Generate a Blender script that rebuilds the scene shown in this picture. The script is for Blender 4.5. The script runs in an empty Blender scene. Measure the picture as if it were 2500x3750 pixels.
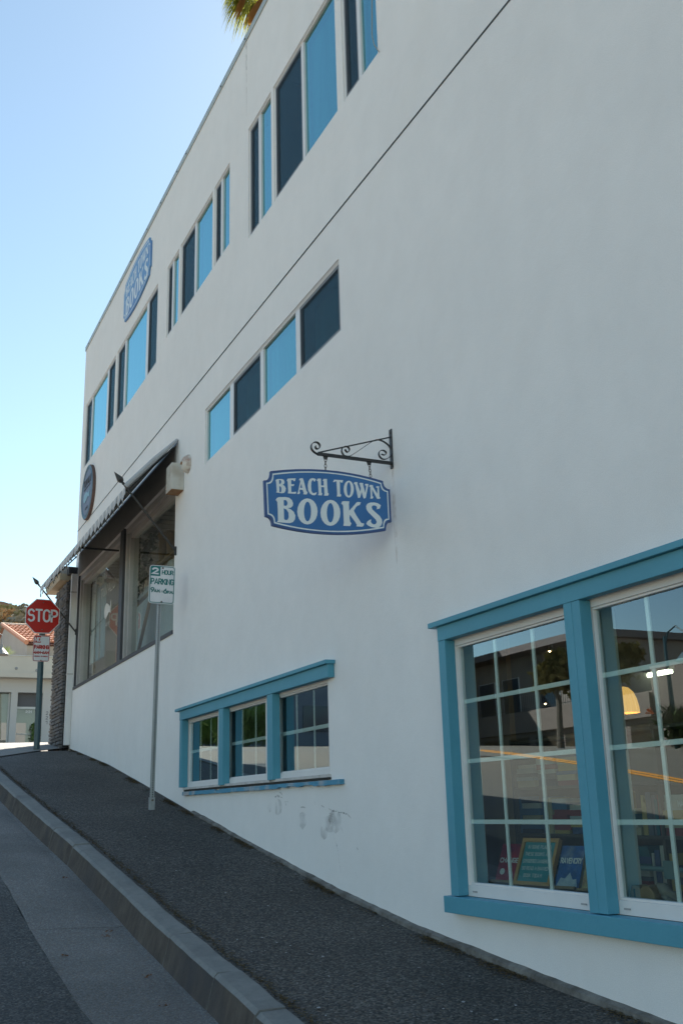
import bpy, math, random
from mathutils import Vector, Matrix
random.seed(7)
sc = bpy.context.scene
COL = sc.collection

# ------------------------------------------------------------------ camera
RGT = Vector((0.42316423, 0.90566928, -0.02636638))
UPV = Vector((0.26207517, -0.09449177, 0.96041028))
FWD = Vector((-0.86732269, 0.41332125, 0.27733897))
cam = bpy.data.cameras.new("camera")
cam.sensor_fit = 'VERTICAL'; cam.sensor_height = 36.0; cam.lens = 35.82
cam.clip_start = 0.05; cam.clip_end = 3000
co = bpy.data.objects.new("camera", cam); COL.objects.link(co)
m = Matrix((RGT, UPV, -FWD)).transposed().to_4x4()
m.translation = Vector((0, -3.45, 1.35))
co.matrix_world = m
sc.camera = co

# ------------------------------------------------------------------ world, sun, exposure
SUN_EL = math.radians(43); SUN_ROT = math.radians(-50.3)
w = bpy.data.worlds.new("World"); sc.world = w; w.use_nodes = True
nt = w.node_tree
sky = nt.nodes.new('ShaderNodeTexSky'); sky.sky_type = 'NISHITA'; sky.sun_disc = False
sky.sun_elevation = SUN_EL; sky.sun_rotation = SUN_ROT
sky.air_density = 0.9; sky.dust_density = 0.15; sky.ozone_density = 1.0
wb = nt.nodes.new('ShaderNodeMix'); wb.data_type='RGBA'; wb.blend_type='MULTIPLY'; wb.inputs[0].default_value=1
wb.inputs[7].default_value=(.99,.985,.825,1)
nt.links.new(sky.outputs[0], wb.inputs[6]); nt.links.new(wb.outputs[2], nt.nodes['Background'].inputs[0])
nt.nodes['Background'].inputs[1].default_value = 0.085
sl = bpy.data.lights.new("sun", 'SUN'); sl.energy = 5.0; sl.angle = math.radians(0.53)
sl.color = (1.0, 0.93, 0.82)
so = bpy.data.objects.new("sun", sl); COL.objects.link(so)
sd = Vector((math.sin(SUN_ROT)*math.cos(SUN_EL), math.cos(SUN_ROT)*math.cos(SUN_EL), math.sin(SUN_EL)))
so.rotation_euler = sd.to_track_quat('Z', 'Y').to_euler()
so.location = (-40, 30, 60)
sc.view_settings.view_transform = 'Standard'; sc.view_settings.look = 'None'
sc.view_settings.gamma = 1.0; sc.view_settings.exposure = 1.58
sc.view_settings.use_curve_mapping = False

# ------------------------------------------------------------------ mesh helpers
class MB:
    def __init__(s): s.v = []; s.f = []; s.mi = []; s.cur = 0
    def add(s, vs, fs):
        b = len(s.v); s.v += [tuple(p) for p in vs]
        for f in fs: s.f.append(tuple(b+i for i in f)); s.mi.append(s.cur)
        return s
    def box(s, x0, x1, y0, y1, z0, z1):
        return s.add([(x0,y0,z0),(x1,y0,z0),(x1,y1,z0),(x0,y1,z0),(x0,y0,z1),(x1,y0,z1),(x1,y1,z1),(x0,y1,z1)],
            [(0,3,2,1),(4,5,6,7),(0,1,5,4),(1,2,6,5),(2,3,7,6),(3,0,4,7)])
    def quad(s, a, b, c, d): return s.add([a,b,c,d],[(0,1,2,3)])
    def tube(s, path, r, n=8, cap=True):
        P = [Vector(p) for p in path]; rs = r if isinstance(r,(list,tuple)) else [r]*len(P)
        vs = []; up = None
        for i,p in enumerate(P):
            d = (P[min(i+1,len(P)-1)]-P[max(i-1,0)]).normalized()
            if up is None: up = Vector((0,0,1)) if abs(d.z) < .9 else Vector((1,0,0))
            a = d.cross(up)
            if a.length < 1e-4: a = d.cross(Vector((0,1,0)))
            a.normalize(); b = a.cross(d).normalized(); up = b
            for k in range(n):
                t = 2*math.pi*k/n; vs.append(p+(a*math.cos(t)+b*math.sin(t))*rs[i])
        fs = []
        for i in range(len(P)-1):
            for k in range(n):
                fs.append((i*n+k, i*n+(k+1)%n, (i+1)*n+(k+1)%n, (i+1)*n+k))
        if cap: fs.append(tuple(reversed(range(n)))); fs.append(tuple((len(P)-1)*n+k for k in range(n)))
        return s.add(vs, fs)
    def ribbon(s, path2, x0, x1, t):   # flat bar: path in (y,z), spans x0..x1, thickness t
        P = [Vector((p[0],p[1])) for p in path2]; vs = []
        for i,p in enumerate(P):
            d = (P[min(i+1,len(P)-1)]-P[max(i-1,0)]).normalized(); nrm = Vector((-d.y,d.x))*t/2
            for x,q in ((x0,p+nrm),(x1,p+nrm),(x1,p-nrm),(x0,p-nrm)): vs.append((x,q.x,q.y))
        fs = [(0,1,2,3)]
        for i in range(len(P)-1):
            for k in range(4): fs.append((i*4+k,(i+1)*4+k,(i+1)*4+(k+1)%4,i*4+(k+1)%4))
        k = (len(P)-1)*4; fs.append((k+3,k+2,k+1,k))
        return s.add(vs, fs)
    def lathe(s, prof, c, axis=(0,0,1), n=20):
        ax = Vector(axis).normalized(); a = ax.orthogonal().normalized(); b = ax.cross(a)
        vs = []; fs = []
        for r,h in prof:
            for k in range(n):
                t = 2*math.pi*k/n; vs.append(Vector(c)+ax*h+(a*math.cos(t)+b*math.sin(t))*max(r,1e-4))
        for i in range(len(prof)-1):
            for k in range(n): fs.append((i*n+k,i*n+(k+1)%n,(i+1)*n+(k+1)%n,(i+1)*n+k))
        return s.add(vs, fs)
    def prism(s, pts, o, ux, uy, d):     # polygon pts (u,v) extruded by vector d
        o=Vector(o);ux=Vector(ux);uy=Vector(uy);d=Vector(d);n=len(pts)
        A=[o+ux*p[0]+uy*p[1] for p in pts]; B=[a+d for a in A]
        fs=[tuple(range(n)),tuple(reversed(range(n,2*n)))]+[(i,n+i,n+(i+1)%n,(i+1)%n) for i in range(n)]
        return s.add(A+B, fs)
    def mesh(s, name, mats, off=(0,0,0), smooth=False):
        me = bpy.data.meshes.new(name); o = Vector(off)
        me.from_pydata([tuple(Vector(v)-o) for v in s.v], [], s.f)
        for mm in (mats if isinstance(mats,(list,tuple)) else [mats]): me.materials.append(mm)
        if any(s.mi): me.polygons.foreach_set('material_index', s.mi)
        if smooth: me.polygons.foreach_set('use_smooth', [True]*len(me.polygons))
        me.update(); return me
    def build(s, name, mats, parent=None, smooth=False, bevel=0):
        off = ROOT(parent).location if parent else Vector((0,0,0))
        o = bpy.data.objects.new(name, s.mesh(name, mats, off, smooth)); COL.objects.link(o)
        if parent: o.parent = parent
        if bevel:
            b = o.modifiers.new('bevel','BEVEL'); b.width = bevel; b.segments = 2; b.limit_method='ANGLE'
        return o
def ROOT(o):
    while o.parent: o = o.parent
    return o
def tag(o, label=None, cat=None, group=None, kind=None):
    if label: o['label'] = label
    if cat: o['category'] = cat
    if group: o['group'] = group
    if kind: o['kind'] = kind
    return o
def thing(name, loc, label, cat, group=None):
    o = bpy.data.objects.new(name, None); COL.objects.link(o); o.location = loc; o.empty_display_size=.2
    return tag(o, label, cat, group)
def piece(name, me, loc, parent, scale=None, rot=None):
    o = bpy.data.objects.new(name, me); COL.objects.link(o); o.parent = parent
    o.location = Vector(loc)-ROOT(parent).location
    if scale: o.scale = scale
    if rot: o.rotation_euler = rot
    return o

# ------------------------------------------------------------------ materials
MT = {}
def new(name):
    m = bpy.data.materials.new(name); m.use_nodes = True; MT[name] = m
    return m, m.node_tree, m.node_tree.nodes['Principled BSDF']
def pm(name, c1, c2=None, scale=6, rough=.6, bump=0, bscale=60, metal=0, spec=.5, detail=4, stretch=(1,1,1), c3=None, scale3=1.2):
    m, nt, b = new(name); N = nt.nodes; Lk = nt.links
    b.inputs['Roughness'].default_value = rough; b.inputs['Metallic'].default_value = metal
    b.inputs['Specular IOR Level'].default_value = spec
    b.inputs['Base Color'].default_value = (*c1,1)
    tc = N.new('ShaderNodeTexCoord'); mp = N.new('ShaderNodeMapping'); mp.inputs['Scale'].default_value = stretch
    Lk.new(tc.outputs['Object'], mp.inputs[0])
    if c2:
        nz = N.new('ShaderNodeTexNoise'); nz.inputs['Scale'].default_value = scale; nz.inputs['Detail'].default_value = detail
        nz.inputs['Roughness'].default_value = .65
        Lk.new(mp.outputs[0], nz.inputs['Vector'])
        r = N.new('ShaderNodeValToRGB'); r.color_ramp.elements[0].position=.32; r.color_ramp.elements[1].position=.68
        r.color_ramp.elements[0].color = (*c1,1); r.color_ramp.elements[1].color = (*c2,1)
        Lk.new(nz.outputs['Fac'], r.inputs[0]); out = r.outputs[0]
        if c3:
            n3 = N.new('ShaderNodeTexNoise'); n3.inputs['Scale'].default_value = scale3; n3.inputs['Detail'].default_value = 6
            Lk.new(mp.outputs[0], n3.inputs['Vector'])
            r3 = N.new('ShaderNodeValToRGB'); r3.color_ramp.elements[0].position=.5; r3.color_ramp.elements[1].position=.75
            Lk.new(n3.outputs['Fac'], r3.inputs[0])
            mx = N.new('ShaderNodeMix'); mx.data_type='RGBA'; Lk.new(r3.outputs[0], mx.inputs[0])
            Lk.new(out, mx.inputs[6]); mx.inputs[7].default_value=(*c3,1); out = mx.outputs[2]
        Lk.new(out, b.inputs['Base Color'])
    if bump:
        n2 = N.new('ShaderNodeTexNoise'); n2.inputs['Scale'].default_value = bscale; n2.inputs['Detail'].default_value = 5
        Lk.new(mp.outputs[0], n2.inputs['Vector'])
        bp = N.new('ShaderNodeBump'); bp.inputs['Strength'].default_value = bump; bp.inputs['Distance'].default_value = .01
        Lk.new(n2.outputs['Fac'], bp.inputs['Height']); Lk.new(bp.outputs[0], b.inputs['Normal'])
    return m
def emis(name, c, s):
    m, nt, b = new(name); b.inputs['Base Color'].default_value=(*c,1)
    b.inputs['Emission Color'].default_value=(*c,1); b.inputs['Emission Strength'].default_value=s; return m
def glass(name, tint, mult=1.0, wav=0.0, wscale=2.0, gcol=(1,1,1)):
    m = bpy.data.materials.new(name); m.use_nodes=True; nt=m.node_tree; N=nt.nodes; Lk=nt.links; N.clear(); MT[name]=m
    out=N.new('ShaderNodeOutputMaterial'); mix=N.new('ShaderNodeMixShader'); tr=N.new('ShaderNodeBsdfTransparent')
    gl=N.new('ShaderNodeBsdfGlossy'); gl.inputs['Roughness'].default_value=.005; gl.inputs['Color'].default_value=(*gcol,1)
    tr.inputs[0].default_value=(*tint,1)
    fr=N.new('ShaderNodeFresnel'); fr.inputs['IOR'].default_value=1.52
    a=N.new('ShaderNodeMath'); a.operation='MULTIPLY'; a.inputs[1].default_value=4*mult
    b=N.new('ShaderNodeMath'); b.operation='MULTIPLY_ADD'; b.inputs[1].default_value=3; b.inputs[2].default_value=1
    d=N.new('ShaderNodeMath'); d.operation='DIVIDE'
    geo=N.new('ShaderNodeNewGeometry'); nb=N.new('ShaderNodeMath'); nb.operation='SUBTRACT'; nb.inputs[0].default_value=1; ff=N.new('ShaderNodeMath'); ff.operation='MULTIPLY'; ff.use_clamp=True; Lk.new(geo.outputs['Backfacing'],nb.inputs[1])
    Lk.new(fr.outputs[0],a.inputs[0]); Lk.new(fr.outputs[0],b.inputs[0]); Lk.new(a.outputs[0],d.inputs[0]); Lk.new(b.outputs[0],d.inputs[1])
    Lk.new(d.outputs[0],ff.inputs[0]); Lk.new(nb.outputs[0],ff.inputs[1]); Lk.new(ff.outputs[0],mix.inputs[0]); Lk.new(tr.outputs[0],mix.inputs[1]); Lk.new(gl.outputs[0],mix.inputs[2])
    if wav:
        tc=N.new('ShaderNodeTexCoord'); nz=N.new('ShaderNodeTexNoise'); nz.inputs['Scale'].default_value=wscale; nz.inputs['Detail'].default_value=0.5
        Lk.new(tc.outputs['Object'],nz.inputs['Vector'])
        bp=N.new('ShaderNodeBump'); bp.inputs['Strength'].default_value=wav; bp.inputs['Distance'].default_value=.01
        Lk.new(nz.outputs['Fac'],bp.inputs['Height']); Lk.new(bp.outputs[0],gl.inputs['Normal'])
    Lk.new(mix.outputs[0],out.inputs[0]); return m
def alpha(name, c, a, nscale=0, rough=.8):
    m, nt, b = new(name); N=nt.nodes; Lk=nt.links
    b.inputs['Base Color'].default_value=(*c,1); b.inputs['Roughness'].default_value=rough
    b.inputs['Alpha'].default_value=a; b.inputs['Specular IOR Level'].default_value=.2
    if nscale:
        tc=N.new('ShaderNodeTexCoord'); nz=N.new('ShaderNodeTexNoise'); nz.inputs['Scale'].default_value=nscale; nz.inputs['Detail'].default_value=6
        Lk.new(tc.outputs['Object'],nz.inputs['Vector']); r=N.new('ShaderNodeMapRange')
        r.inputs[1].default_value=.4; r.inputs[2].default_value=.65; r.inputs[3].default_value=0; r.inputs[4].default_value=a
        Lk.new(nz.outputs['Fac'],r.inputs[0]); Lk.new(r.outputs[0],b.inputs['Alpha'])
    return m
def asphalt(name, dark, light, vs=110, wear=(.03,.03,.033)):
    m, nt, b = new(name); N=nt.nodes; Lk=nt.links
    tc=N.new('ShaderNodeTexCoord')
    v=N.new('ShaderNodeTexVoronoi'); v.inputs['Scale'].default_value=vs; v.inputs['Randomness'].default_value=1
    Lk.new(tc.outputs['Object'],v.inputs['Vector'])
    sp=N.new('ShaderNodeSeparateColor'); Lk.new(v.outputs['Color'],sp.inputs[0])
    r=N.new('ShaderNodeValToRGB'); e=r.color_ramp.elements
    e[0].color=(*dark,1); e[0].position=0; e[1].color=(*light,1); e[1].position=1
    x=r.color_ramp.elements.new(.55); x.color=(*[(p*.7+q*.3) for p,q in zip(dark,light)],1)
    x=r.color_ramp.elements.new(.93); x.color=(*[(p*.35+q*.65) for p,q in zip(dark,light)],1)
    Lk.new(sp.outputs[0],r.inputs[0])
    # brown tinted stones
    hs=N.new('ShaderNodeMix'); hs.data_type='RGBA'; hs.blend_type='MULTIPLY'
    mr=N.new('ShaderNodeMapRange'); mr.inputs[1].default_value=.7; mr.inputs[2].default_value=1; Lk.new(sp.outputs[1],mr.inputs[0])
    Lk.new(mr.outputs[0],hs.inputs[0]); Lk.new(r.outputs[0],hs.inputs[6]); hs.inputs[7].default_value=(1.0,.78,.6,1)
    n=N.new('ShaderNodeTexNoise'); n.inputs['Scale'].default_value=.9; n.inputs['Detail'].default_value=7; Lk.new(tc.outputs['Object'],n.inputs['Vector'])
    r2=N.new('ShaderNodeMapRange'); r2.inputs[1].default_value=.35; r2.inputs[2].default_value=.7; r2.inputs[3].default_value=.72; r2.inputs[4].default_value=1.2
    Lk.new(n.outputs['Fac'],r2.inputs[0])
    mu=N.new('ShaderNodeMix'); mu.data_type='RGBA'; mu.blend_type='MULTIPLY'; mu.inputs[0].default_value=1
    Lk.new(hs.outputs[2],mu.inputs[6]); Lk.new(r2.outputs[0],mu.inputs[7])
    Lk.new(mu.outputs[2],b.inputs['Base Color']); b.inputs['Roughness'].default_value=.75; b.inputs['Specular IOR Level'].default_value=.35
    bp=N.new('ShaderNodeBump'); bp.inputs['Strength'].default_value=.55; bp.inputs['Distance'].default_value=.004
    Lk.new(v.outputs['Distance'],bp.inputs['Height']); bp.invert=True; Lk.new(bp.outputs[0],b.inputs['Normal'])
    return m
def stucco(name):
    m, nt, b = new(name); N=nt.nodes; Lk=nt.links
    tc=N.new('ShaderNodeTexCoord')
    def noise(s,d,st=(1,1,1)):
        mp=N.new('ShaderNodeMapping'); mp.inputs['Scale'].default_value=st; Lk.new(tc.outputs['Object'],mp.inputs[0])
        n=N.new('ShaderNodeTexNoise'); n.inputs['Scale'].default_value=s; n.inputs['Detail'].default_value=d; n.inputs['Roughness'].default_value=.6
        Lk.new(mp.outputs[0],n.inputs['Vector']); return n.outputs['Fac']
    def rng(x,a,bb,c,d):
        r=N.new('ShaderNodeMapRange'); r.inputs[1].default_value=a; r.inputs[2].default_value=bb; r.inputs[3].default_value=c; r.inputs[4].default_value=d
        Lk.new(x,r.inputs[0]); return r.outputs[0]
    def mul(x,y):
        q=N.new('ShaderNodeMath'); q.operation='MULTIPLY'; Lk.new(x,q.inputs[0]); Lk.new(y,q.inputs[1]); return q.outputs[0]
    f=mul(rng(noise(.55,8),.3,.7,.965,1.02), mul(rng(noise(4.0,8,(1,1,.7)),.3,.7,.97,1.02), rng(noise(200,3),.3,.7,.90,1.07)))
    # grime creeping up from the pavement: depends on world height minus the slope of the street
    mx=N.new('ShaderNodeMix'); mx.data_type='RGBA'; mx.blend_type='MULTIPLY'; mx.inputs[0].default_value=1
    mx.inputs[6].default_value=(.82,.81,.80,1); Lk.new(f,mx.inputs[7])
    w2=N.new('ShaderNodeMix'); w2.data_type='RGBA'; Lk.new(rng(noise(1.3,7),.55,.8,0,.35),w2.inputs[0])
    Lk.new(mx.outputs[2],w2.inputs[6]); w2.inputs[7].default_value=(.76,.73,.69,1)
    Lk.new(w2.outputs[2],b.inputs['Base Color']); b.inputs['Roughness'].default_value=.85; b.inputs['Specular IOR Level'].default_value=.25
    bp=N.new('ShaderNodeBump'); bp.inputs['Strength'].default_value=.5; bp.inputs['Distance'].default_value=.008
    ad=N.new('ShaderNodeMath'); ad.operation='MULTIPLY_ADD'; Lk.new(noise(140,3),ad.inputs[0]); ad.inputs[1].default_value=.5; Lk.new(noise(9,5),ad.inputs[2])
    Lk.new(ad.outputs[0],bp.inputs['Height']); Lk.new(bp.outputs[0],b.inputs['Normal'])
    return m
STUCCO = stucco('white_stucco')
BLUE = pm('blue_trim_paint', (.080,.30,.40), (.092,.325,.43), 3, .55, .25, 30, c3=(.072,.265,.355), scale3=1.5)
BLUEWORN = pm('worn_blue_paint', (.060,.24,.37), (.075,.27,.40), 5, .6, .5, 40, c3=(.42,.38,.36), scale3=5)
VINYL = pm('white_vinyl', (.74,.73,.72), (.70,.69,.68), 5, .4)
VINYLD = pm('dirty_vinyl', (.62,.61,.60), (.45,.43,.41), 9, .6, .3, 60)
MUNT = pm('muntin_paint', (.86,.85,.84), None, rough=.45)
GLASS = glass('clear_glass', (.88,.94,.91), 1.15, .045, 1.6, (.72,.90,1.0))
GLASSB = glass('blue_glass', (.50,.74,.76), 1.12, .012, 1.5, (.42,.78,.86))
GLASSS = glass('shop_glass', (.86,.90,.88), .55, .012, 2)
SCREEN = alpha('insect_screen', (.035,.055,.075), .40)
SCREENF = pm('screen_frame', (.20,.20,.20), None, rough=.5)
BLIND = pm('roller_blind', (.22,.37,.37), (.10,.20,.23), 1.1, .8, stretch=(5,1,.5))
DARK = pm('dark_interior', (.035,.036,.034), (.05,.05,.047), 2, .9)
DARK2 = pm('interior_wall', (.16,.155,.14), (.13,.125,.115), 2, .9)
WOOD = pm('light_wood', (.34,.22,.11), (.27,.17,.08), 6, .6, stretch=(1,1,.1))
TEALM = pm('teal_painted_metal', (.16,.27,.28), None, rough=.4)
IRON = pm('black_iron', (.022,.023,.025), (.035,.035,.036), 30, .5, .2, 80, spec=.5)
GALV = pm('galvanised_steel', (.30,.32,.33), (.40,.42,.42), 12, .45, .05, 50, metal=.6)
CHAIN = pm('rusty_chain', (.22,.18,.15), (.10,.09,.085), 60, .6, metal=.4)
GREENP = pm('dark_green_post', (.022,.062,.078), (.035,.085,.10), 14, .4, .1, 40)
SBLUE = pm('sign_blue', (.036,.15,.37), (.041,.165,.40), 4, .5)
SBLUED = pm('sign_rim_blue', (.045,.085,.22), (.055,.10,.25), 8, .5)
SWHITE = pm('sign_lettering', (.74,.78,.79), None, rough=.5)
UBLUE = pm('faded_sign_blue', (.13,.33,.58), (.09,.21,.47), 1.0, .5, detail=2)
UWHITE = pm('faded_sign_white', (.66,.72,.76), None, rough=.5)
RED = pm('stop_red', (.50,.012,.006), (.44,.010,.005), 5, .35)
RETRO = pm('sign_white', (.70,.69,.70), (.62,.62,.64), 6, .4)
NPRED = pm('no_parking_red', (.42,.035,.03), None, rough=.4)
GRN = pm('parking_green', (.0,.15,.14), (.0,.13,.125), 5, .4)
AWN = pm('awning_canvas', (.40,.41,.43), (.48,.49,.50), 3, .9, .1, 200)
AWNW = pm('awning_pale_stripe', (.72,.71,.69), None, rough=.9)
STONE = [pm('ledger_stone_%s'%n, a, b, 9, .85, .6, 30) for n,a,b in (('charcoal',(.075,.078,.085),(.11,.11,.115)),('slate',(.10,.10,.108),(.13,.125,.125)),('umber',(.09,.085,.082),(.12,.112,.105)))]
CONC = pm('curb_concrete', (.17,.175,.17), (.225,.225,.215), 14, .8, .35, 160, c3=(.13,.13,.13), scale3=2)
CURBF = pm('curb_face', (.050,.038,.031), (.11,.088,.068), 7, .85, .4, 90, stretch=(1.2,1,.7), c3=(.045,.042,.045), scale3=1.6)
GUTT = None
ASPH = asphalt('sidewalk_asphalt', (.015,.0145,.0145), (.175,.163,.148), 80)
GUTT = asphalt('gutter_concrete', (.115,.115,.115), (.27,.265,.255), 120)
ROAD = asphalt('road_asphalt', (.020,.022,.025), (.15,.15,.145), 85)
ROADFAR = pm('sunlit_road', (.125,.098,.072), (.16,.128,.095), 40, .8, detail=3, c3=(.11,.10,.09), scale3=.15)  # older asphalt lanes, their sunlit tan put into the colour
PAVE = pm('pale_pavement', (.26,.24,.21), (.32,.30,.265), 3, .85, .1, 60)
YEL = pm('road_yellow', (.80,.29,.01), None, rough=.6)
WHT = pm('road_white', (.75,.74,.70), None, rough=.6)
DIRT = pm('leaf_litter', (.06,.042,.022), (.17,.12,.05), 60, .95)
RUST = pm('rusty_white', (.66,.63,.58), (.60,.56,.50), 8, .6, c3=(.25,.07,.03), scale3=9)
METALG = pm('roof_flashing', (.36,.41,.41), (.42,.46,.45), 4, .5, .1, 30)
CURT = pm('lace_curtain', (.70,.72,.72), (.42,.45,.47), 3, .9, stretch=(9,1,.2))
SEAM = pm('seam_metal', (.13,.165,.18), None, rough=.6)  # blue-grey metal of the wall seam strip
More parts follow.
